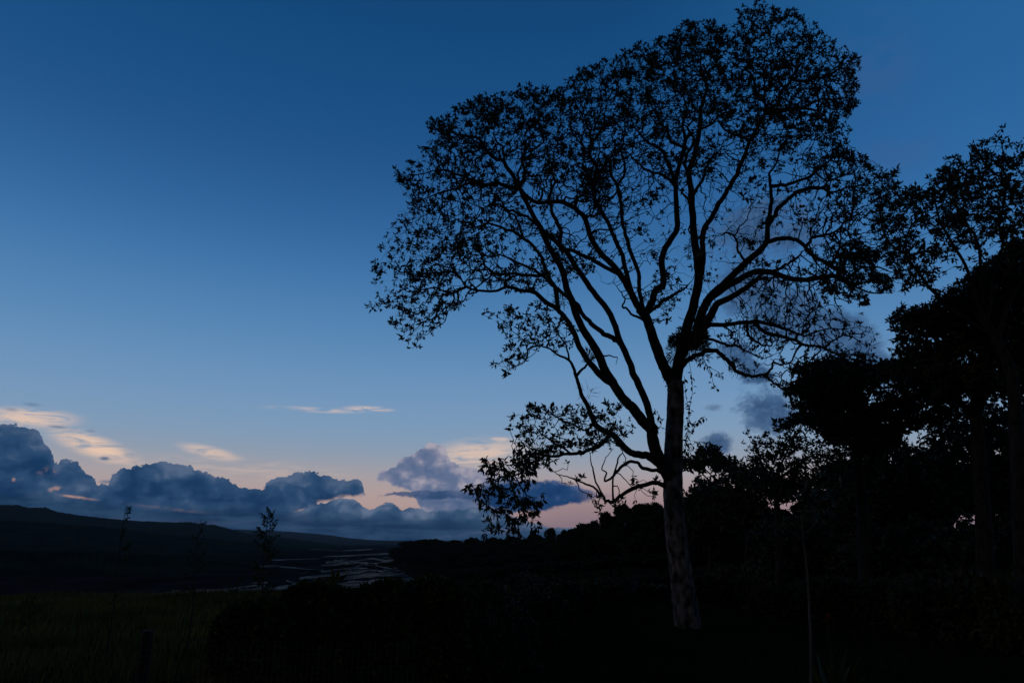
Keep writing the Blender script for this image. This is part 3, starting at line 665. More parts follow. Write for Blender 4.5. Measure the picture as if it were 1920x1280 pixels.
OUT = [(690,574),(694,500),(712,470),(722,440),(735,425),(748,400),(752,350),(738,330),(760,318),(790,272),(795,240),(840,208),(862,195),(890,178),(930,172),(990,156),(1030,165),(1075,135),(1100,128),(1150,108),(1178,88),(1240,60),(1270,45),(1330,46),(1370,52),(1385,18),(1430,6),(1480,12),(1500,22),(1530,42),(1550,75),(1580,85),(1607,95),(1612,200),(1585,235),(1575,255),(1605,285),(1662,300),(1672,330),(1690,372),(1700,460),(1690,520),(1660,550),(1600,560),(1570,575),(1520,560),(1545,570),(1600,590),(1650,625),(1655,650),(1610,690),(1540,700),(1480,735),(1440,722),(1400,712),(1370,700),(1340,680),(1330,640),(1350,600),(1400,540),(1330,530),(1300,560),(1260,610),(1235,560),(1200,500),(1150,480),(1110,520),(1080,530),(1050,500),(1020,540),(980,545),(940,545),(890,550),(850,580),(825,600),(790,640),(760,650),(740,615),(745,590),(715,580)]
HOLE = [[(1000,400),(1040,385),(1075,400),(1090,440),(1040,430)], [(1195,600),(1180,560),(1195,540),(1205,580)]]
pos2 = [(915,600),(935,575),(1000,568),(1060,590),(1090,625),(1070,660),(1020,650),(990,665),(985,690),(940,710),(930,690),(950,650),(930,620)]
pos3 = [(955,790),(990,755),(1060,765),(1100,755),(1150,750),(1185,785),(1180,825),(1130,835),(1090,850),(1020,862),(985,870),(960,830)]
pos4 = [(860,918),(880,900),(905,898),(890,870),(900,845),(925,842),(950,856),(985,858),(1000,880),(985,905),(985,922),(1022,925),(1024,945),(1000,948),(1010,1005),(905,1005),(902,945),(930,920),(900,910),(875,925)]
pos5 = [(1040,880),(1080,890),(1130,940),(1160,945),(1180,915),(1240,900),(1240,930),(1170,980),(1130,960),(1080,905)]
g_ = rng
def sample_att(poly, n, cx, cy, rx, ry, th, dens=None, holes=(), d0=0.0):
    lo = np.min(poly, axis=0); hi = np.max(poly, axis=0); out = []
    while sum(len(o) for o in out) < n:
        x = g_.uniform(lo[0] - 15, hi[0] + 15, 4000); y = g_.uniform(lo[1] - 15, hi[1] + 15, 4000); k = in_poly(x + 34 * vnoise(x * 0.045, y * 0.045, 61, 3), y + 34 * vnoise(x * 0.045, y * 0.045, 62, 3), poly)
        for h in holes: k &= ~in_poly(x, y, h)
        if dens is not None: k &= g_.uniform(0, 1, 4000) < dens(x, y)
        x, y = x[k], y[k]; rr = ((x - cx) / rx) ** 2 + ((y - cy) / ry) ** 2
        d = th * np.sqrt(np.clip(1 - rr, 0.06, 1)) * g_.uniform(-1, 1, len(x)) + d0
        out.append(back(x, y, TY + d))
    return np.concatenate(out)[:n]
def gau(x, y, cx, cy, rx, ry): return np.exp(-(((x - cx) / rx) ** 2 + ((y - cy) / ry) ** 2))
def dens_main(x, y):
    d = 0.42 + 0.70 * np.clip((330 - y) / 190, 0, 1)
    d += 0.5 * gau(x, y, 860, 270, 100, 80) + 0.4 * gau(x, y, 1300, 120, 160, 80) + 0.45 * gau(x, y, 1450, 100, 110, 90) + 0.6 * gau(x, y, 1530, 225, 70, 50)
    d += 0.30 * gau(x, y, 820, 430, 120, 130) + 0.2 * gau(x, y, 1600, 380, 70, 90) + 0.6 * gau(x, y, 790, 530, 40, 35) + 0.45 * gau(x, y, 780, 600, 50, 60) + 0.35 * gau(x, y, 1500, 620, 130, 50) + 0.25 * gau(x, y, 950, 400, 100, 100)
    d -= 0.30 * gau(x, y, 1230, 420, 110, 90) + 0.2 * gau(x, y, 1420, 400, 120, 100) + 0.2 * gau(x, y, 1000, 380, 50, 40)
    d += 0.95 * vnoise(x * 0.022, y * 0.022, 77, 2) + 0.7 * vnoise(x * 0.06, y * 0.06, 78, 2)
    return np.clip(d, 0.05, 1)
att = np.concatenate([sample_att(OUT, 13500, 1190, 330, 540, 350, 4.6, dens_main, HOLE),
                      sample_att(pos2, 480, 1000, 640, 100, 80, 1.0, None, (), -2.6), sample_att(pos3, 900, 1060, 810, 130, 60, 1.2, None, (), -3.2),
                      sample_att(pos4, 620, 950, 920, 90, 90, 0.8, None, (), -4.3), sample_att(pos5, 60, 1130, 920, 100, 60, 0.6, None, (), -2.4)])
print('att', len(att), 'traced', n_tr)
npos, npar = colonize(pos, par, att, step=0.15, kill=0.21, infl=1.4, jit=0.42, maxch=3, min_start=len(samples['T']['px']))
print('nodes', len(npos))
tv, tf, tip, nrad, ndir = skeleton_mesh(npos, npar, n_tr, rmin=0.0105, expo=0.53, rmax=0.075, rtrace=rad_t)

root = empty('broadleaf_tree', (samples['T']['w'][0][0], TY, hz(samples['T']['w'][0][0], TY)), 'tallest tree, mottled trunk dividing into many spreading limbs under a broad airy crown', 'tree')
# trunk with buttressed, uneven foot
T = samples['T']; tp = T['w'].copy(); tr = T['r'].copy()
tp = np.vstack([tp[0] + np.array([0.03, 0, -0.6]), tp]); tr = np.concatenate([[tr[0] * 1.95], tr]); tr[1] *= 1.34; tr[2] *= 1.14
tp2 = catmull(np.column_stack([tp, tr]), 4); v, f = tube(tp2[:, :3], tp2[:, 3], 40, 0.16, 3)
n_ = len(tp2); a_ = np.linspace(0, 2 * PI, 40, endpoint=False); hh = np.clip(1 - (tp2[:, 2] - tp2[0, 2]) / 2.2, 0, 1)
flute = 1 + (0.22 * hh[:, None] ** 1.3 + 0.035) * np.cos(a_[None, :] * 5 + 1.0 + 0.5 * np.sin(a_ * 2)[None, :])
ctr = np.repeat(tp2[:, None, :3], 40, 1).reshape(-1, 3); v = ctr + (v - ctr) * flute.reshape(-1, 1)
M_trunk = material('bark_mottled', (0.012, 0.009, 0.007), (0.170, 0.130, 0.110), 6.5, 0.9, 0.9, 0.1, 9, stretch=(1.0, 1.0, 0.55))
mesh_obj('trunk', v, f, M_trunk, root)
for nm, sd in samples.items():
    if nm == 'T': continue
    w = sd['w']; r = sd['r'].copy(); r[0] *= 1.25; r[1] *= 1.08
    v, f = tube(w, r, 14 if r[0] > 0.1 else 8, 0.16, hash(nm) % 97 if False else len(nm) * 7 + int(r[0] * 1000) % 50)
    mesh_obj('limb', v, f, M_bark, root)
mesh_obj('twigs', tv, tf, M_twig, root)
# leaves: tufts at twig ends and along fine twigs, thicker where the crown is thick
def project(p):
    q = p - np.array([0, 0, CAMH]); f = q[:, 1] * CT + q[:, 2] * ST; v = -q[:, 1] * ST + q[:, 2] * CT
    return 960 + F * q[:, 0] / f, 640 - F * v / f
g_ix = np.arange(n_tr, len(npos)); thin = g_ix[nrad[g_ix] < 0.013]
px_, py_ = project(npos[thin]); dn = dens_main(px_, py_); dn[py_ > 700] = 0.75; dn[(py_ > 560) & (px_ < 1110) & (py_ < 720)] = 0.8
low = (px_ > 1320) & (py_ > 560); dn[low] = 0.16; dn[(px_ > 1230) & (px_ < 1560) & (py_ > 380) & (py_ < 560)] *= 0.55
is_tip = np.isin(thin, tip)
clp = np.clip(1.15 + 3.0 * vnoise(px_ * 0.05, py_ * 0.05, 111, 2) + 1.6 * vnoise(px_ * 0.12, py_ * 0.12, 113, 2), 0.15, 2.4); clp[py_ > 560] = 1.3; clp[(py_ > 835) & (px_ < 1040)] = 2.6; clp[(px_ < 860) & (py_ > 560) & (py_ < 700)] = 1.6
keep = (g_.uniform(0, 1, len(thin)) < clp * np.where(is_tip, 0.45 + 0.65 * dn, 0.42 * dn ** 1.8))
c = npos[thin[keep]] + g_.normal(size=(keep.sum(), 3)) * 0.02; ax = ndir[thin[keep]] + np.array([0, 0, 0.35])
hang = (py_[keep] > 835) & (px_[keep] < 1040)
big = g_.uniform(0, 1, len(c)) < 0.32; sa, sb = ~hang & ~big, ~hang & big
v1, f1 = join([rosettes(c[sa], ax[sa], 6, 0.098, 0.043, 0.62), rosettes(c[sb], ax[sb], 9, 0.145, 0.056, 0.75)])
v2, f2 = rosettes(c[hang], ax[hang] * 0.3 + np.array([0, 0, -0.7]), 6, 0.15, 0.055, 0.5)
v, f = join([(v1, f1), (v2, f2)])
mesh_obj('foliage', v, f, M_leaf, root, smooth=False)
print('rosettes', keep.sum())

# epiphytes: bromeliad tufts, nests and hanging mats
def tuft(px, py, d, rad_px, n=40, long=1.0, droop=0.0, name='epiphyte', w=0.03, sx=1.0, sy=1.0, tight=0.5):
    c = back(np.array([px * 1.0]), np.array([py * 1.0]), TY + d)[0]; R = rad_px * TY / F
    b = c + np.clip(g_.normal(size=(n, 3)), -1.5, 1.5) * R * tight * np.array([sx, 1, sy]); dr = norm(b - c + g_.normal(size=(n, 3)) * R * 0.4) + np.array([0, 0, 0.25 - droop])
    v, f = leaves(b, dr, R * long * g_.uniform(0.35, 1.0, n), np.full(n, w))
    mesh_obj(name, v, f, M_moss, root, smooth=False)
tuft(1115, 352, -1.0, 34, 900, 0.55, 0.0, w=0.035, tight=0.42); tuft(1125, 385, -1.0, 22, 250, 0.7, 0.3, w=0.03)
tuft(1298, 634, 0.2, 28, 1900, 0.42, 0.0, w=0.035, sx=1.1, sy=0.8, tight=0.5); tuft(1268, 640, 0.4, 15, 500, 0.5, 0.0, w=0.03, sx=1.0, sy=0.7, tight=0.5)
tuft(1284, 640, 0.4, 24, 900, 0.45, 0.0, w=0.03, sx=1.5, sy=0.7, tight=0.45); tuft(1300, 652, -0.2, 26, 700, 0.6, 0.1, w=0.03, sx=1.3, tight=0.5); tuft(1268, 665, 0.3, 20, 350, 0.8, 0.3, w=0.025)
tuft(1216, 560, -0.6, 9, 110, 1.5, w=0.025); tuft(1103, 667, -1.6, 9, 120, 1.5, w=0.025); tuft(1052, 562, -2.3, 12, 160, 1.3, w=0.025); tuft(1292, 466, 0.6, 8, 90, 1.6, w=0.02)
tuft(1383, 690, -1.7, 9, 70, 1.9, w=0.022); tuft(1404, 703, -1.8, 6, 40, 1.7, w=0.02); tuft(1003, 845, -3.6, 12, 70, 2.2, w=0.02); tuft(1102, 738, -1.5, 9, 40, 3.0, w=0.012)
tuft(1175, 452, 0.4, 7, 60, 1.6, w=0.02); tuft(1325, 590, 0.4, 14, 250, 0.9, 0.2, w=0.025, sy=1.6); tuft(1144, 818, -2.0, 12, 160, 1.2, w=0.025); tuft(1440, 706, -2.2, 7, 90, 0.9, 0.5, w=0.02)
# leafy climber smothering the end of the right limb
cl = empty('climber_vine', back(np.array([1600.0]), np.array([510.0]), TY + 1.0)[0], 'dense leafy climber clumped on the end of the tallest tree\'s right limb', 'vine')
cc = sample_att([(1545,480),(1580,470),(1610,440),(1650,470),(1640,500),(1672,530),(1668,552),(1630,548),(1612,580),(1590,565),(1560,545),(1535,520)], 760, 1600, 510, 90, 70, 1.1, lambda x, y: np.clip(0.5 + 2.6 * vnoise(x * 0.05, y * 0.05, 91, 3), 0, 1), (), 1.0)
v, f = rosettes(cc, np.tile([0, 0, -0.5], (len(cc), 1)), 6, 0.11, 0.05, 0.7); mesh_obj('foliage', v, f, M_leaf, cl, smooth=False)
cst = []
for k in range(26):
    a = cc.mean(0) + g_.normal(size=3) * 0.004; b = cc[g_.integers(len(cc))]; m_ = (a + b) / 2 + g_.normal(size=3) * 0.08
    cst.append(tube(catmull([a, m_, b], 4), np.full(9, 0.006), 4))
v, f = join(cst); mesh_obj('stems', v, f, M_twig, cl)
# thin vines with single leaves hanging off the trunk and crotch
vines = [[(1290,672),(1296,700),(1298,735),(1292,770),(1288,800)],[(1305,668),(1330,690),(1338,722),(1346,730)],[(1300,670),(1318,682),(1350,700),(1352,712)],[(1283,705),(1286,740),(1292,775),(1290,800),(1284,850)],
         [(1282,850),(1292,820),(1310,790),(1322,780)],[(1281,842),(1290,815),(1305,798),(1300,792)],[(1282,862),(1294,838),(1310,828),(1328,830)],[(1226,765),(1236,780),(1240,795),(1232,808)],[(1240,660),(1248,685),(1246,705),(1255,725)]]
vr = empty('hanging_vine', samples['T']['w'][8], 'thin leafy vines dangling beside the upper trunk of the tallest tree', 'vine')
lc = []
for q in vines:
    q = catmull(np.array([(a, b, -0.5) for a, b in q], float), 6); w = back(q[:, 0], q[:, 1], TY + q[:, 2]); mesh_obj('stem', *tube(w, np.full(len(w), 0.0065), 4), M_twig, vr)
    k = g_.choice(len(w), len(w) // 2, replace=False); lc.append(w[k])
lc = np.concatenate(lc); v, f = rosettes(lc, np.tile([0, 0, -0.6], (len(lc), 1)), 2, 0.15, 0.065, 0.6); mesh_obj('foliage', v, f, M_leaf, vr, smooth=False)
# ------------------------------------------------------------------ other trees
def make_tree(name, label, cat, Y, traced, crowns, leaf, lk, mat_leaf, mat_bark, step=0.25, kill=0.36, infl=2.5, group=None, tip_keep=1.0, mid_keep=0.5, rmin=0.01, rmax=0.07, spread=0.7, up=0.2, droop=0.0, thinr=0.03, mult=1):
    """traced: list of (points, w0, w1, depth) in photo px, first one is the trunk; crowns: (poly, n, thickness, depth, holes)"""
    ps, pr, rt, sm = [], [], [], []
    for li, (pts, w0, w1, dep) in enumerate(traced):
        pts = np.array(pts, float); t = np.linspace(0, 1, len(pts))
        if li == 0: d0 = 0.0; pi = -1
        else:
            best = None
            for s_ in sm:
                k = np.argmin(np.hypot(s_[0] - pts[0, 0], s_[1] - pts[0, 1])); dd = np.hypot(s_[0][k] - pts[0, 0], s_[1][k] - pts[0, 1])
                if best is None or dd < best[0]: best = (dd, s_, k)
            _, s_, k = best; d0 = s_[2][k]; pi = s_[3] + k; pts[0] = (s_[0][k], s_[1][k])
        q = catmull(np.column_stack([pts, d0 + (dep - d0) * t, w0 + (w1 - w0) * t ** 0.8]), 5)
        s = np.arange(len(q)); am = 5.0 * np.minimum(s / 4, 1) * (0.3 if li == 0 else 1)
        q[:, 0] += am * vnoise(s * 0.45, s * 0, li + int(Y), 3); q[:, 1] += am * vnoise(s * 0.45, s * 0 + 9, li + int(Y), 3)
        w = back(q[:, 0], q[:, 1], Y + q[:, 2]); r = q[:, 3] / 2 * (Y + q[:, 2]) / F * 1.05
        if li == 0:
            gz = float(hz(w[0, 0], w[0, 1])) - 0.3
            if w[0, 2] > gz + 0.1:
                w = np.vstack([[w[0, 0] - 0.05, w[0, 1], gz], w]); r = np.concatenate([[r[0] * 1.35], r]); q = np.vstack([q[0], q])
            elif w[0, 2] < gz: w[0, 2] = gz
        else: w[0] = ps[pi]
        sm.append((q[:, 0], q[:, 1], q[:, 2], len(ps), w, r)); i0 = len(ps)
        for k in range(len(q)): ps.append(w[k]); pr.append(pi if k == 0 else i0 + k - 1); rt.append(r[k])
    ps = np.array(ps); pr = np.array(pr); rt = np.array(rt); n0 = len(ps)
    at = []
    for cr in crowns:
        poly, n, th, d0 = cr[:4]; holes = cr[4] if len(cr) > 4 else ()
        pa = np.array(poly, float); c = (pa.min(0) + pa.max(0)) / 2; h = (pa.max(0) - pa.min(0)) / 2
        lo, hi = pa.min(0), pa.max(0); tot = []
        while sum(map(len, tot)) < n:
            x = g_.uniform(lo[0], hi[0], 3000); y = g_.uniform(lo[1], hi[1], 3000); k = in_poly(x + 46 * vnoise(x * 0.02, y * 0.07, int(Y) + 3, 3), y + 40 * vnoise(x * 0.022, y * 0.075, int(Y) + 4, 3), poly)
            for h_ in holes: k &= ~in_poly(x, y, h_)
            k &= g_.uniform(0, 1, 3000) < np.clip(0.65 + 1.3 * vnoise(x * 0.03, y * 0.05, int(Y * 3), 3), 0.05, 1)
            x, y = x[k], y[k]; rr = ((x - c[0]) / h[0] / 1.15) ** 2 + ((y - c[1]) / h[1] / 1.15) ** 2
            tot.append(back(x, y, Y + d0 + th * np.sqrt(np.clip(1 - rr, 0.08, 1)) * g_.uniform(-1, 1, len(x))))
        at.append(np.concatenate(tot)[:n])
    at = np.concatenate(at)
    np_, pp_ = colonize(ps, pr, at, step=step, kill=kill, infl=infl, jit=0.3, maxit=200, min_start=min(len(sm[0][0]) // 2, n0 - 1))
    v, f, tip, rad_, dr = skeleton_mesh(np_, pp_, n0, rmin=rmin, expo=0.45, rmax=rmax, rtrace=rt, sides=4)
    root = empty(name, (ps[0][0], ps[0][1], float(hz(ps[0][0], ps[0][1]))), label, cat, group)
    for li, s_ in enumerate(sm):
        vv, ff = tube(s_[4], s_[5], 14 if li == 0 else 7, 0.14, li); mesh_obj('trunk' if li == 0 else 'limb', vv, ff, mat_bark, root)
    mesh_obj('branches', v, f, M_twig, root)
    gi = np.arange(n0, len(np_)); gi = gi[rad_[gi] < thinr]; tp_ = np.isin(gi, tip)
    k = g_.uniform(0, 1, len(gi)) < np.where(tp_, tip_keep, mid_keep); c = np_[gi[k]] + g_.normal(size=(k.sum(), 3)) * leaf[0] * 0.3; ax = dr[gi[k]] + np.array([0, 0, up - droop])
    if mult > 1: c = np.repeat(c, mult, 0); ax = np.repeat(ax, mult, 0); c = c + g_.normal(size=c.shape) * step * 0.75 * np.array([1, 1, 0.6])
    v, f = rosettes(c, ax, lk, leaf[0], leaf[1], spread); mesh_obj('foliage', v, f, mat_leaf, root, smooth=False)
    print(name, len(np_), len(c)); return root

make_tree('spiky_leaved_tree', 'tall tree at the right edge, starry leaf tufts and fine branches against the sky', 'tree', 17.0,
  [([(1925,1230),(1915,1000),(1905,800),(1895,700),(1870,640),(1835,585)], 30, 13, 0.0),
   ([(1860,625),(1800,592),(1754,551),(1732,526),(1714,501),(1692,473),(1668,455),(1655,430),(1650,400)], 8, 3, 0.5),
   ([(1714,501),(1700,505),(1685,508),(1672,520)], 4, 2, 0.2), ([(1692,473),(1700,440),(1712,420),(1722,395)], 4, 2, 0.9),
   ([(1845,600),(1815,510),(1789,464),(1776,439),(1764,420),(1755,390),(1745,365)], 7, 3, -0.8),
   ([(1840,590),(1838,490),(1829,445),(1814,423),(1798,395),(1790,360),(1805,325)], 7, 3, 0.8),
   ([(1850,605),(1862,540),(1867,501),(1880,460),(1875,420),(1885,370),(1878,330),(1882,295),(1878,262)], 8, 2, -0.5),
   ([(1875,640),(1895,560),(1920,520),(1935,460)], 9, 4, 0.5)],
  [([(1640,350),(1665,326),(1690,335),(1708,352),(1722,372),(1742,345),(1752,335),(1762,312),(1785,290),(1812,296),(1832,270),(1858,282),(1880,300),(1905,285),(1960,262),(1990,480),(1960,520),(1880,480),(1800,450),(1770,470),(1760,520),(1735,535),(1690,540),(1672,500),(1650,450),(1640,400)], 2300, 1.6, 0.0, [[(1770,430),(1800,440),(1790,470),(1762,450)],[(1840,440),(1880,450),(1870,475),(1845,465)],[(1700,395),(1735,430),(1725,450),(1700,430)]]),
   ([(1862,262),(1874,246),(1895,252),(1890,275),(1870,275)], 26, 0.3, -0.5), ([(1655,450),(1690,440),(1740,520),(1735,548),(1700,545),(1670,520)], 160, 0.6, 0.4)],
  (0.17, 0.055), 7, M_leaf, M_bark, step=0.14, kill=0.2, infl=1.4, tip_keep=1.0, mid_keep=0.42, rmin=0.008, rmax=0.03, spread=0.8, up=0.1)
def outl(pts): return pts
make_tree('layered_tree', 'dense black tree with flat layered boughs, right edge of the view', 'tree', 21.0,
  [([(1850,1190),(1845,1000),(1835,850),(1830,760),(1840,680),(1860,600)], 30, 14, 0.0),
   ([(1835,800),(1780,730),(1730,705),(1680,690),(1650,685)], 12, 3, -0.6), ([(1833,740),(1780,660),(1730,640),(1700,640)], 10, 3, 0.6), ([(1838,690),(1790,630),(1740,600),(1700,598)], 10, 3, 0.0),
   ([(1835,760),(1890,700),(1950,680)], 10, 4, 0.6), ([(1850,640),(1890,560),(1940,500)], 10, 4, -0.6)],
  [([(1676,612),(1688,592),(1720,578),(1752,574),(1775,552),(1815,530),(1860,480),(1990,430),(1990,640),(1760,632),(1730,620),(1700,622)], 1500, 2.2, 0.0),
   ([(1684,650),(1700,636),(1730,626),(1990,630),(1990,690),(1760,672),(1700,668)], 700, 1.8, 0.2, [[(1800,625),(1840,628),(1838,642),(1805,640)]]),
   ([(1632,694),(1655,676),(1700,672),(1990,690),(1990,745),(1760,735),(1700,700),(1650,702)], 850, 2.0, -0.3)],
  (0.17, 0.07), 7, M_leaf, M_bark, mult=4, step=0.22, kill=0.26, infl=2.0, mid_keep=0.9, rmax=0.05, spread=0.9, up=0.3, thinr=0.06)
make_tree('layered_tree', 'spreading black tree in tiered pads below the tallest tree\'s right limbs', 'tree', 25.0,
  [([(1622,1180),(1620,1000),(1612,900),(1606,830),(1600,770)], 24, 12, 0.0), ([(1608,850),(1570,800),(1520,790),(1480,788)], 9, 3, 0.5), ([(1602,780),(1560,730),(1520,715),(1490,735)], 8, 3, -0.6),
   ([(1600,790),(1630,740),(1645,725),(1665,700),(1672,690)], 6, 2.5, 0.4), ([(1645,728),(1650,705),(1648,692)], 4, 2, 0.6), ([(1612,900),(1660,830),(1720,800)], 9, 4, -0.4)],
  [([(1468,745),(1475,728),(1500,718),(1510,695),(1530,677),(1560,672),(1600,668),(1640,688),(1632,715),(1600,760),(1560,772),(1505,762)], 900, 2.2, 0.0),
   ([(1456,788),(1470,778),(1520,772),(1600,775),(1640,765),(1700,760),(1720,800),(1640,850),(1560,830),(1520,800),(1480,795)], 900, 2.2, 0.0, [[(1600,745),(1625,742),(1632,760),(1605,765)]]),
   ([(1640,690),(1700,700),(1720,712),(1700,722),(1665,712),(1640,702)], 120, 1.2, 0.4), ([(1688,715),(1760,720),(1800,760),(1760,800),(1700,790),(1665,760)], 420, 1.8, -0.3, [[(1720,760),(1745,755),(1750,775),(1725,778)]])],
  (0.18, 0.075), 7, M_leaf, M_bark, mult=4, step=0.24, kill=0.28, infl=2.2, mid_keep=0.9, rmax=0.05, spread=0.9, up=0.3, thinr=0.06)
make_tree('leafy_tree', 'small bushy tree with a bare forked tip left of the tiered black tree', 'tree', 24.0,
  [([(1462,1170),(1460,1000),(1455,920),(1462,870)], 14, 7, 0.0), ([(1462,880),(1478,840),(1490,815),(1500,800)], 4, 2, 0.2), ([(1478,840),(1495,828),(1515,818)], 3, 1.5, 0.0), ([(1456,925),(1430,870),(1420,840)], 5, 2, -0.4), ([(1458,900),(1500,870),(1530,850)], 6, 3, 0.5)],
  [([(1398,842),(1408,820),(1425,812),(1450,822),(1470,834),(1500,835),(1530,840),(1570,835),(1600,860),(1580,925),(1440,930),(1400,900),(1405,865)], 950, 1.8, 0.0), ([(1470,815),(1500,795),(1520,815),(1495,835)], 24, 0.4, 0.1)],
  (0.16, 0.065), 6, M_leaf, M_bark, mult=2, step=0.2, kill=0.28, infl=2.0, mid_keep=0.6, spread=0.8, up=0.2)
make_tree('slender_tree', 'thin pale straight trunk standing closest at the lower right', 'tree', 9.5,
  [([(1521,1300),(1520,1200),(1517,1145),(1514,1080),(1510,1040),(1505,1000),(1501,955)], 5.0, 2.2, 0.0), ([(1508,1012),(1485,998),(1462,985),(1445,975)], 2, 1, -0.4), ([(1505,1000),(1530,985),(1548,978)], 2, 1, 0.4), ([(1503,975),(1520,955),(1530,930)], 2, 1, 0.0)],
  [([(1500,890),(1560,890),(1590,930),(1560,970),(1530,975),(1505,940)], 110, 0.7, 0.0), ([(1425,980),(1450,965),(1470,975),(1465,1000),(1440,1005)], 22, 0.3, -0.4)],
  (0.12, 0.05), 4, M_leaf, M_bark_pale, step=0.12, kill=0.14, infl=1.2, mid_keep=0.3, rmin=0.004, rmax=0.012)
# back-of-view wood filling the right side
filler = [
 ('round black tree filling the right edge below the layered boughs', 30.0, [(1880,1180),(1882,950),(1880,880)], [([(1750,800),(1800,770),(1880,755),(1990,740),(1990,960),(1900,985),(1780,950),(1740,880)], 1800, 3.0, 0.0, [[(1880,715),(1905,705),(1912,730),(1890,735)]])]),
 ('broad dark tree right of the pink gap in the foliage', 34.0, [(1700,1170),(1698,980),(1690,900)], [([(1590,860),(1640,835),(1700,830),(1780,860),(1800,930),(1770,985),(1640,990),(1580,950)], 1700, 3.2, 0.0)]),
 ('dark tree under the small bushy tree, left of the pink gap', 38.0, [(1400,1165),(1402,1000),(1400,940)], [([(1330,930),(1360,885),(1400,868),(1450,900),(1510,905),(1540,930),(1495,938),(1440,936),(1432,960),(1400,990),(1340,985)], 1250, 3.0, 0.0)]),
 ('low dark tree beneath the pink gap in the foliage', 33.0, [(1500,1165),(1500,1060),(1500,1020)], [([(1420,1000),(1470,975),(1530,968),(1590,960),(1620,1010),(1600,1070),(1480,1080),(1420,1050)], 1100, 2.6, 0.0)]),
 ('dark tree standing just right of the tallest trunk', 42.0, [(1330,1160),(1332,1040),(1330,960)], [([(1275,930),(1300,905),(1335,900),(1365,915),(1385,960),(1370,1020),(1300,1030),(1268,990)], 1200, 2.8, 0.0)]),
 ('dark tree low at the right edge behind the undergrowth', 27.0, [(1840,1190),(1842,1100),(1840,1060)], [([(1720,1000),(1800,970),(1900,975),(1990,960),(1990,1120),(1850,1140),(1740,1110)], 1500, 2.4, 0.0)]),
 ('dark tree low between the pale slender trunk and right edge', 29.0, [(1660,1180),(1662,1100),(1660,1060)], [([(1580,1010),(1640,985),(1730,990),(1760,1050),(1730,1120),(1620,1130),(1570,1080)], 1200, 2.4, 0.0)]),
]
for lab, Y_, tr_, cr_ in filler:
    make_tree('forest_tree', lab, 'tree', Y_, [(tr_, 12, 6, 0.0), ([tr_[1], (tr_[1][0] - 35, tr_[1][1] - 50), (tr_[1][0] - 60, tr_[1][1] - 70)], 5, 3, 0.6), ([tr_[2], (tr_[2][0] + 35, tr_[2][1] - 30), (tr_[2][0] + 60, tr_[2][1] - 40)], 5, 3, -0.6)],
      cr_, (0.25, 0.12), 6, M_leaf, M_bark, mult=3, step=0.38, kill=0.42, infl=3.0, mid_keep=0.85, rmin=0.014, rmax=0.06, spread=0.9, thinr=0.08)
# umbrella-crowned tree beyond the trunk, sky showing under its crown
make_tree('umbrella_tree', 'flat-topped umbrella tree with sky under its crown, right of the tallest trunk', 'tree', 60.0,
  [([(1352,1120),(1350,960),(1345,915),(1338,890)], 9, 5, 0.0), ([(1345,915),(1320,890),(1300,878),(1290,872)], 3.5, 1.5, 0.0), ([(1343,900),(1325,880),(1318,868)], 3, 1.5, 1.0), ([(1343,905),(1362,885),(1372,872)], 3.5, 1.5, -1.0), ([(1340,895),(1345,875),(1340,860)], 3, 1.5, 0)],
  [([(1262,882),(1275,862),(1300,852),(1320,848),(1340,842),(1362,846),(1376,856),(1380,866),(1372,876),(1330,880),(1290,886)], 1100, 4.5, 0.0)],
  (0.42, 0.22), 6, M_leaf3, M_bark, step=0.5, kill=0.5, infl=5, mid_keep=1.0, rmin=0.02, rmax=0.1, spread=0.9, thinr=0.1)

# ------------------------------------------------------------------ forest trees of the far bank: three kinds, copied
def proto(kind, seed):
    r = np.random.default_rng(seed); lobes = []
    if kind == 0:   # domed
        for k in range(16):
            a = r.uniform(0, 2 * PI); q = r.uniform(0, 1) ** 0.5 * 0.30; lobes.append((math.cos(a) * q, math.sin(a) * q, 0.86 - 1.9 * q * q - r.uniform(0, 0.20), r.uniform(0.09, 0.15)))
    elif kind == 1: # umbrella
        for k in range(22):
            a = r.uniform(0, 2 * PI); q = r.uniform(0, 1) ** 0.5 * 0.46; lobes.append((math.cos(a) * q, math.sin(a) * q, 0.92 - 0.55 * q * q - r.uniform(0, 0.07), r.uniform(0.06, 0.10)))
    else:           # tall irregular
        for k in range(20):
            a = r.uniform(0, 2 * PI); z = r.uniform(0.28, 0.93); q = r.uniform(0.3, 1) * 0.20 * (1.15 - abs(z - 0.55)); lobes.append((math.cos(a) * q, math.sin(a) * q, z, r.uniform(0.07, 0.12)))
    P_, D_ = [], []
    for (x, y, z, s) in lobes:
        m = 190; d = norm(r.normal(size=(m, 3))); rr = s * (0.72 + 0.42 * r.uniform(0, 1, m)); P_.append(np.array([x, y, z]) + d * rr[:, None] * np.array([1.15, 1.15, 0.75])); D_.append(d + np.array([0, 0, 0.2]))
    c, d = np.concatenate(P_), np.concatenate(D_)
    v, f = rosettes(c, d, 3, 0.040, 0.026, 0.9, r=r); cm = (v, f)
    tb = [tube(catmull([(0, 0, -0.12), (0.01, 0, 0.2), (0, 0.01, 0.45), (0.0, 0, 0.72)], 4), np.linspace(0.020, 0.009, 13), 7, 0.1, seed)]
    for k in range(9):
        x, y, z, s = lobes[r.integers(len(lobes))]; z0 = r.uniform(0.3, 0.6); z0 = min(z0, z - 0.05)
        tb.append(tube(catmull([(0, 0, z0), (x * 0.5, y * 0.5, z0 + (z - z0) * 0.65), (x, y, z)], 4), np.linspace(0.009, 0.003, 9), 5))
    return cm, join(tb)
protos = []
for kd in (0, 1, 2):
    cm, tm = proto(kd, 11 + kd); protos.append((cm, tm))
proto_obj = {}
knames = ['domed_forest_tree', 'umbrella_forest_tree', 'tall_forest_tree']
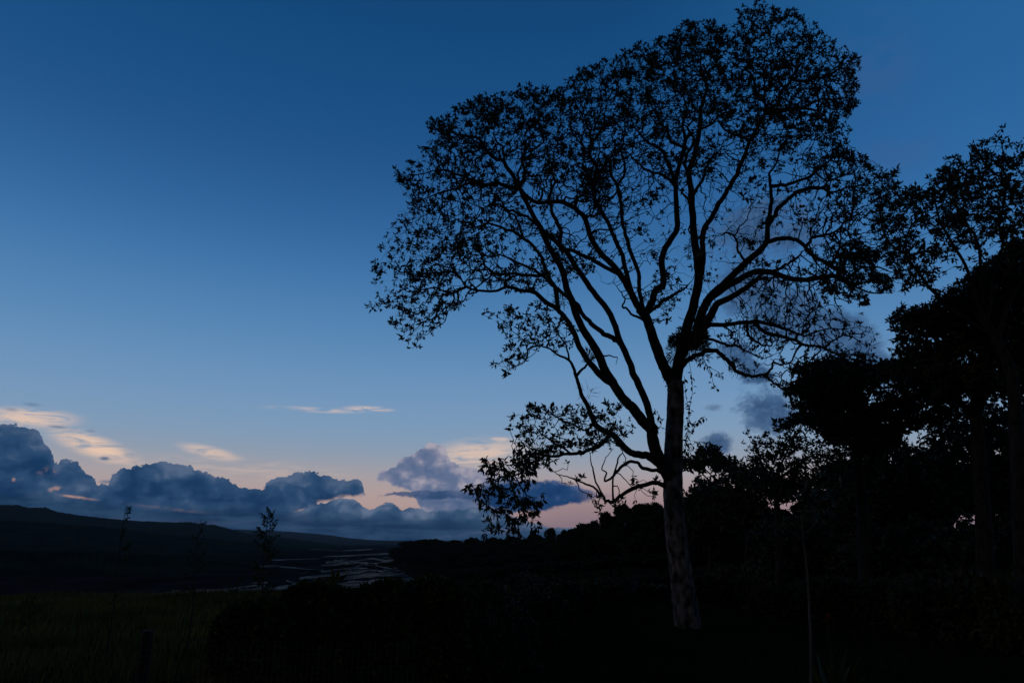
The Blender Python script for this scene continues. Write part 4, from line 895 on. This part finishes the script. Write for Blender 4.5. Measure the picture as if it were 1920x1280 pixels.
def far_tree(kind, px, top, Y, wpx, label, group):
    base = P(px, 1015, Y); x = base[0]; zb = float(hz(x, Y)) - 0.3; zt = P(px, top, Y)[2]; h = zt - zb
    natural = (0.62, 0.95, 0.50)[kind]; w = wpx * Y / F; sx = w / natural
    if kind not in proto_obj:
        rt = empty(knames[kind], (0, 0, 0)); kids = [mesh_obj('crown', *protos[kind][0], M_leaf3, rt, smooth=False), mesh_obj('trunk', *protos[kind][1], M_bark, rt)]; proto_obj[kind] = (rt, kids)
    else:
        src, ks = proto_obj[kind]; rt = src.copy(); col.objects.link(rt)
        for k in ks: c = k.copy(); c.parent = rt; col.objects.link(c)
    rt.location = (x, Y, zb); rt.scale = (sx, sx, h / 0.99); rt.rotation_euler = (0, 0, float(g_.uniform(0, 6.28)))
    tag(rt, label, 'tree', group)
GB = 'trees of the forested river bank'
line = [ # kind, px, top y, distance, width px, label
 (0,748,1024,735,26,0),(2,760,1016,728,22,0),(0,776,1010,722,30,'domed tree crowning the wooded point where the far bank ends'),(0,796,1007,700,34,0),(1,815,1009,690,30,0),(0,836,1012,660,34,0),(2,856,1013,640,28,0),(0,870,1013,600,34,0),
 (1,886,1006,520,26,0),(0,905,1009,500,36,0),(1,928,1006,470,40,0),(0,946,1003,440,36,0),(2,962,1007,400,30,0),(0,985,1004,360,40,0),(1,1004,999,320,36,0),(0,1020,1000,300,38,0),(2,1033,992,260,20,0),(0,1050,997,250,44,0),(1,1070,990,220,44,0),(0,1092,988,200,44,0),
 (0,1108,966,135,64,'round-topped tree at the left end of the higher tree line'),(1,1140,982,150,60,0),(0,1132,976,128,42,0),(1,1188,942,100,104,'wide umbrella-shaped crown just left of the tallest trunk'),(0,1222,962,96,60,0),(0,1250,948,92,60,0),(1,1300,955,88,90,0),(2,1236,946,110,34,0),
 (0,765,1030,742,40,1),(0,800,1030,716,44,1),(2,840,1030,672,44,1),(0,880,1030,600,50,1),(0,925,1028,520,50,1),(2,970,1026,430,54,1),(0,1010,1024,330,56,1),(0,1050,1020,240,60,1),
 (0,905,1040,300,70,1),(0,960,1036,250,74,1),(2,1010,1034,200,74,1),(0,1065,1030,160,84,1),(0,1120,1012,120,84,1),(0,1180,1000,90,100,1),(0,1240,1000,84,100,1),(2,1160,985,104,50,1),
 (0,885,1062,220,76,1),(0,930,1058,170,84,1),(0,1000,1052,120,100,1),(0,1080,1046,90,110,1),(0,1160,1036,70,120,1),(0,1235,1030,66,120,1),(0,1330,1024,62,120,1),
]
# solid wood behind the right-hand trees and down the bank
for px, tp_, Y_, w_, kd in [(1295,935,56,130,0),(1350,925,52,130,2),(1405,938,58,150,0),(1465,985,54,150,0),(1520,975,50,140,0),(1575,905,56,150,0),(1640,868,52,170,2),(1710,862,57,180,0),(1790,858,50,190,0),(1870,852,55,190,0),(1940,840,52,200,0),(1600,940,47,150,0),(1690,925,46,170,0),
   (1380,1000,44,150,0),(1440,1005,46,150,0),(1560,1000,45,170,0),(1660,985,43,180,0),(1760,985,44,190,0),(1850,985,42,190,0),(1930,975,43,190,0)]:
    line.append((kd, px, tp_, Y_, w_, 2))
for i in range(46):
    px = 752 + i * 11.2; sk = np.interp(px, [740, 800, 860, 950, 1010, 1060, 1110, 1180, 1270], [1024, 1009, 1013, 1004, 999, 990, 972, 952, 950]); q = (i * 0.37) % 1
    Yk = np.interp(px, [740, 860, 950, 1060, 1110, 1180, 1270], [720, 620, 420, 220, 140, 100, 84]) * (0.96 - 0.22 * q)
    line.append((0 if i % 4 else 2, px, sk + 5 + 16 * q + g_.uniform(0, 6), Yk, (30 + 22 * q) * (1 + 34 / Yk), 1))
for kd, px, tp_, Y_, w_, lb in line:
    if lb == 0: lb = 'dark crown on the skyline of the wooded bank, one of many alike'
    elif lb == 1: lb = 'dark tree lower down the wooded bank, one of many alike'
    if lb == 2: far_tree(kd, px, tp_, Y_, w_, 'dense black forest tree filling the wood behind the right-hand trees', 'forest trees behind the right-hand trees')
    else: far_tree(kd, px, tp_, Y_, w_, lb, GB)

# ------------------------------------------------------------------ shrubs, hedge and undergrowth
def shrub(name, label, poly, Y, n, leaf, th=0.6, mat=M_leaf, group=None, k=6, cat='bush', fill=0.0):
    pa = np.array(poly, float); c = (pa.min(0) + pa.max(0)) / 2; h = (pa.max(0) - pa.min(0)) / 2; out = []
    while sum(map(len, out)) < n:
        x = g_.uniform(pa[:, 0].min(), pa[:, 0].max(), 3000); y = g_.uniform(pa[:, 1].min(), pa[:, 1].max(), 3000); q = in_poly(x, y, poly)
        x, y = x[q], y[q]; rr = ((x - c[0]) / h[0] / 1.1) ** 2; sd = g_.uniform(-1, 1, len(x)); sd = np.sign(sd) * np.abs(sd) ** 0.5
        w = back(x, y, Y + th * np.sqrt(np.clip(1 - rr, 0.1, 1)) * sd); out.append(w[w[:, 2] > hz(w[:, 0], w[:, 1])])
    p = np.concatenate(out)[:n]; b = P(c[0], 1100, Y); b[2] = float(hz(b[0], Y)); rt = empty(name, b, label, cat, group)
    d = norm(p - (b + np.array([0, 0, 0.4]))); v, f = rosettes(p, d + np.array([0, 0, 0.3]), k, leaf[0], leaf[1], 0.6); mesh_obj('foliage', v, f, mat, rt, smooth=False)
    st_ = []
    for i in range(22):
        e = p[g_.integers(n)]; a = b + np.array([g_.normal() * 0.12, g_.normal() * 0.12, -0.05]); m_ = a * 0.5 + e * 0.5 + np.array([0, 0, 0.12]) + g_.normal(size=3) * 0.04
        st_.append(tube(catmull([a, m_, e], 4), np.linspace(0.016, 0.005, 9), 5))
    v, f = join(st_); mesh_obj('stems', v, f, M_twig, rt); return rt
GH = 'bushes of the hedge in front of the river'
shrub('hedge_bush', 'leftmost low hedge bush, below the leafy sapling', [(395,1225),(405,1165),(440,1135),(480,1128),(520,1126),(548,1150),(560,1215),(555,1260),(400,1260)], 11.5, 1500, (0.11, 0.05), 0.7, M_leaf2, GH)
shrub('hedge_bush', 'second hedge bush from the left, rising in front of the braided river', [(515,1240),(520,1150),(540,1112),(565,1100),(600,1096),(635,1104),(660,1120),(672,1180),(670,1260),(520,1260)], 11.8, 1600, (0.13, 0.06), 0.7, M_leaf2, GH)
shrub('hedge_bush', 'third hedge bush from the left, middle of the dark hedge', [(640,1250),(645,1130),(665,1110),(700,1100),(735,1094),(765,1100),(782,1130),(785,1250)], 12.0, 1600, (0.13, 0.06), 0.7, M_leaf2, GH)
shrub('hedge_bush', 'rightmost and tallest hedge bush, at the river\'s right end', [(760,1250),(762,1120),(775,1096),(800,1088),(825,1086),(850,1096),(862,1120),(872,1180),(875,1260)], 12.2, 1500, (0.13, 0.06), 0.7, M_leaf2, GH)
GU = 'bushes of the dark undergrowth beneath the trees'
ug = [(905,1090,15),(965,1110,17),(930,1150,13.5),(1010,1085,22),(1060,1100,24),(1120,1090,28),(1180,1095,30),(1230,1085,32),(1330,1085,27),(1380,1070,30),(1430,1080,26),(1480,1095,23),(1550,1085,22),(1610,1090,24),(1670,1080,21),(1740,1090,19),(1810,1085,20),(1880,1075,18),(1940,1090,16)]
src = None
for i, (x, y, Y_) in enumerate(ug):
    hpx = 640 + F * math.tan(TILT + math.atan(CAMH / Y_)) - y; rw = 62
    rt = None
    if i % 4 == 0:
        poly = [(x - rw, y + hpx), (x - rw * 0.95, y + hpx * 0.5), (x - rw * 0.6, y + hpx * 0.12), (x - 8, y), (x + rw * 0.5, y + hpx * 0.08), (x + rw, y + hpx * 0.45), (x + rw * 1.05, y + hpx)]
        src = shrub('undergrowth_bush', 'dark bush in the undergrowth beneath the trees, one of many alike', poly, Y_, 900, (0.16 * Y_ / 18, 0.07 * Y_ / 18), 1.1, M_leaf, GU, 6)
        src_spec = (Y_, hpx * Y_ / F)
    else:
        rt = src.copy(); col.objects.link(rt)
        for ch in list(src.children): c = ch.copy(); c.parent = rt; col.objects.link(c)
        b = P(x, 1100, Y_); s_ = Y_ / src_spec[0]; rt.location = (b[0], Y_, float(hz(b[0], Y_))); rt.scale = (s_, s_, hpx * Y_ / F / src_spec[1]); rt.rotation_euler = (0, 0, float(g_.uniform(0, 6.28)))

def sapling(name, label, px, top, Y, width, n, leaf=0.10, power=1.0, group=None):
    tip_ = P(px, top, Y); b = np.array([tip_[0] + 0.05, Y, float(hz(tip_[0], Y))]); H = tip_[2] - b[2]; rt = empty(name, b, label, 'sapling', group)
    st0 = catmull([b, b + (tip_ - b) * 0.35 + np.array([0.03, 0, 0]), b + (tip_ - b) * 0.7 + np.array([-0.03, 0.02, 0]), tip_], 6); parts = [tube(st0, np.linspace(0.022, 0.004, len(st0)), 6)]; lc, ax = [], []
    for i in range(n):
        t = 0.25 + 0.75 * (i + g_.uniform()) / n; p0 = b + (tip_ - b) * t; a = g_.uniform(0, 6.28); ln = width * (1.06 - t) ** power * g_.uniform(0.6, 1.1) + 0.05
        e = p0 + np.array([math.cos(a) * ln, math.sin(a) * ln, ln * 0.55]); br = catmull([p0, (p0 + e) / 2 + np.array([0, 0, -0.03]), e], 4); parts.append(tube(br, np.linspace(0.006, 0.0025, len(br)), 4))
        k = br[2:]; lc.append(k); ax.append(np.tile(e - p0, (len(k), 1)))
    v, f = join(parts); mesh_obj('stem', v, f, M_twig, rt)
    lc = np.concatenate(lc); ax = norm(np.concatenate(ax)) * 0.8; v, f = rosettes(lc, ax, 3, leaf, leaf * 0.42, 0.7); mesh_obj('foliage', v, f, M_leaf2, rt, smooth=False)
sapling('leafy_sapling', 'leafy sapling rising over the hedge\'s left end against the cloud base', 504, 956, 12.8, 0.44, 46, 0.062, 0.8)
sapling('leafy_sapling', 'thin sapling tip poking above the dark ridge at the left', 237, 945, 14.0, 0.30, 16, 0.055, 0.9)
sapling('leafy_sapling', 'short faint sapling midway between the two taller saplings', 376, 974, 15.0, 0.35, 14, 0.055, 0.7)
sapling('leafy_sapling', 'small low sapling beside the hedge, left of the leafy sapling', 448, 1072, 13.5, 0.30, 14, 0.055, 0.7)
sapling('leafy_sapling', 'low scrubby sapling at the meadow rim, farthest left', 60, 1118, 18.0, 0.35, 14, 0.06, 0.6)
# upright broad-leaved stalk before the river
b = P(632, 1100, 12.5); b[2] = float(hz(b[0], 12.5)); rt = empty('broadleaf_stalk', b, 'single upright broad-leaved stalk in front of the braided river', 'plant')
e = P(622, 1068, 12.5); q = catmull([b, b * 0.5 + e * 0.5 + np.array([0.05, 0, 0.2]), P(630, 1090, 12.5)], 6); v, f = tube(q, np.linspace(0.02, 0.01, len(q)), 6); mesh_obj('stem', v, f, M_twig, rt)
bb = np.array([q[-1]] * 5); v, f = leaves(bb, np.array([[-0.5, 0.1, 1], [0.15, 0.2, 1], [0.8, 0, 0.5], [-0.9, 0.2, 0.3], [0.4, -0.4, 0.8]]), np.array([0.26, 0.22, 0.25, 0.2, 0.2]), np.full(5, 0.075)); mesh_obj('leaves', v, f, M_leaf2, rt, smooth=False)
# red-flowered plant low on the right
b = P(1552, 1160, 11.0); gz = float(hz(b[0], 11.0)); c = np.array([b[0], 11.0, gz]); rt = empty('flowering_plant', c, 'broad-leaved plant with a dim red flower, right of the slender pale trunk', 'plant')
dd = norm(g_.normal(size=(16, 3)) * np.array([0.5, 0.5, 0.15]) + np.array([0, 0, 0.9])); v, f = leaves(np.tile(c + np.array([0, 0, 0.05]), (16, 1)), dd, g_.uniform(0.5, 0.85, 16), np.full(16, 0.11)); mesh_obj('leaves', v, f, M_leaf2, rt, smooth=False)
v, f = leaves(np.tile(b, (7, 1)), norm(g_.normal(size=(7, 3)) + np.array([0, 0, 0.5])), np.full(7, 0.11), np.full(7, 0.05)); fl = mesh_obj('flower', v, f, M_flower, rt, smooth=False)
v, f = tube(np.linspace(c, b, 5), np.full(5, 0.008), 5); mesh_obj('stem', v, f, M_twig, rt)

# ------------------------------------------------------------------ grass
def blades(n, xr, yr, h0, h1, w, keepf):
    x = g_.uniform(*xr, n); y = yr[0] + (yr[1] - yr[0]) * g_.uniform(0, 1, n) ** 0.8; k = keepf(x, y); x, y = x[k], y[k]; n = len(x); z = hz(x, y)
    cl_ = 0.55 + 1.2 * np.clip(vnoise(x * 0.7, y * 0.7, 31, 3) + 0.35, 0, 1); h = g_.uniform(h0, h1, n) * cl_; a = g_.uniform(0, 2 * PI, n); ln = g_.uniform(0.1, 0.55, n) * h
    s = np.stack([np.cos(a + 1.57), np.sin(a + 1.57), 0 * a], 1) * (w * (0.7 + y / 14))[:, None] / 2; p0 = np.stack([x, y, z - 0.02], 1); l = np.stack([np.cos(a) * ln, np.sin(a) * ln, 0 * a], 1)
    p1 = p0 + l * 0.35 + np.array([0, 0, 1]) * (h * 0.6)[:, None]; p2 = p0 + l + np.array([0, 0, 1]) * h[:, None]
    v = np.stack([p0 - s, p0 + s, p1 + s * 0.8, p1 - s * 0.8, p2 + s * 0.1, p2 - s * 0.1], 1).reshape(-1, 3); b_ = np.arange(n)[:, None] * 6
    return v, np.concatenate([b_ + np.array([0, 1, 2, 3]), b_ + np.array([3, 2, 4, 5])])
inview = lambda x, y: (np.abs(x) < y * 0.86 + 1) & (plateau(x, y) > 0.5)
v1 = blades(90000, (-27, -0.5), (5.0, 31.0), 0.10, 0.32, 0.012, lambda x, y: inview(x, y) & (x < -0.05 * y - 0.5))
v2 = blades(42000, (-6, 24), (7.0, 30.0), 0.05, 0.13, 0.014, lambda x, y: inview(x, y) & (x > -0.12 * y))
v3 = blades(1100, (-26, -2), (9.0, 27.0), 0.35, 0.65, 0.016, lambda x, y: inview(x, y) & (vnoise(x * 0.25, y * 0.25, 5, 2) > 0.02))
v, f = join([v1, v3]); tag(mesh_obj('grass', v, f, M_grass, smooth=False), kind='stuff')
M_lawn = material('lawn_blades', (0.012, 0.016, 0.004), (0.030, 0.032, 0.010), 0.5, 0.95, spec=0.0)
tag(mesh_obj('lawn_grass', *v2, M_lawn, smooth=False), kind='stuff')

# ------------------------------------------------------------------ wire fence at the lower left
fz = lambda x, y: float(hz(x, y))
pA = P(276, 1194, 7.3); dirf = norm(np.array([1.0, 0.10, 0.0])); top0 = pA[2] - 0.03
fr = empty('wire_fence', (pA[0], pA[1], fz(pA[0], pA[1])), 'wire mesh fence with a dark wooden post at the lower left corner', 'fence')
for kk in (0,):
    b = pA + dirf * 2.7 * kk; g0 = fz(b[0], b[1]) - 0.2; tz = pA[2] + 0.02 - 0.05 * kk
    q = np.array([[b[0], b[1], g0], [b[0] + 0.005, b[1], (g0 + tz) / 2], [b[0], b[1], tz - 0.02], [b[0], b[1], tz]]); v, f = tube(catmull(q, 4), np.linspace(0.062, 0.052, 13), 12, 0.05, kk)
    m = len(v); v = np.vstack([v, [[b[0], b[1], tz + 0.012]]]); capf = np.array([[m - 12 + j, m - 12 + (j + 1) % 12, m, m] for j in range(12)])
    o = mesh_obj('post', v, [f, capf[:, :3]], M_post, fr)
parts = []
x0, x1 = -3.2, 2.7
for s in np.arange(x0, x1 + 0.001, 0.055):
    b = pA + dirf * s + np.array([0, -0.066, 0]); sg = 0.03 * math.sin(s * 2.3); parts.append(tube(np.array([[b[0], b[1], fz(b[0], b[1]) + 0.02], [b[0], b[1] + 0.01, (top0) / 2], [b[0], b[1], top0 + sg - 0.02]]), np.full(3, 0.0016), 4))
for t in np.linspace(0.03, 1, 26):
    ss = np.linspace(x0, x1, 24); pts = []
    for s in ss:
        b = pA + dirf * s + np.array([0, -0.069, 0]); g0 = fz(b[0], b[1]); sg = 0.03 * math.sin(s * 2.3) * t; pts.append([b[0], b[1], g0 + (top0 - 0.02 - g0) * t + sg])
    parts.append(tube(np.array(pts), np.full(24, 0.0016), 4))
v, f = join(parts); mesh_obj('wire_mesh', v, f, M_wire, fr)
# haze box
b0, b1 = np.array([-17500, -17500, ZR - 4.0]), np.array([17500, 17500, 420.0])
hv = np.array([[x, y, z] for x in (b0[0], b1[0]) for y in (b0[1], b1[1]) for z in (b0[2], b1[2])])
hf = np.array([[0,1,3,2],[4,6,7,5],[0,4,5,1],[2,3,7,6],[0,2,6,4],[1,5,7,3]])
tag(mesh_obj('haze', hv, hf, hzv, smooth=False), kind='stuff')
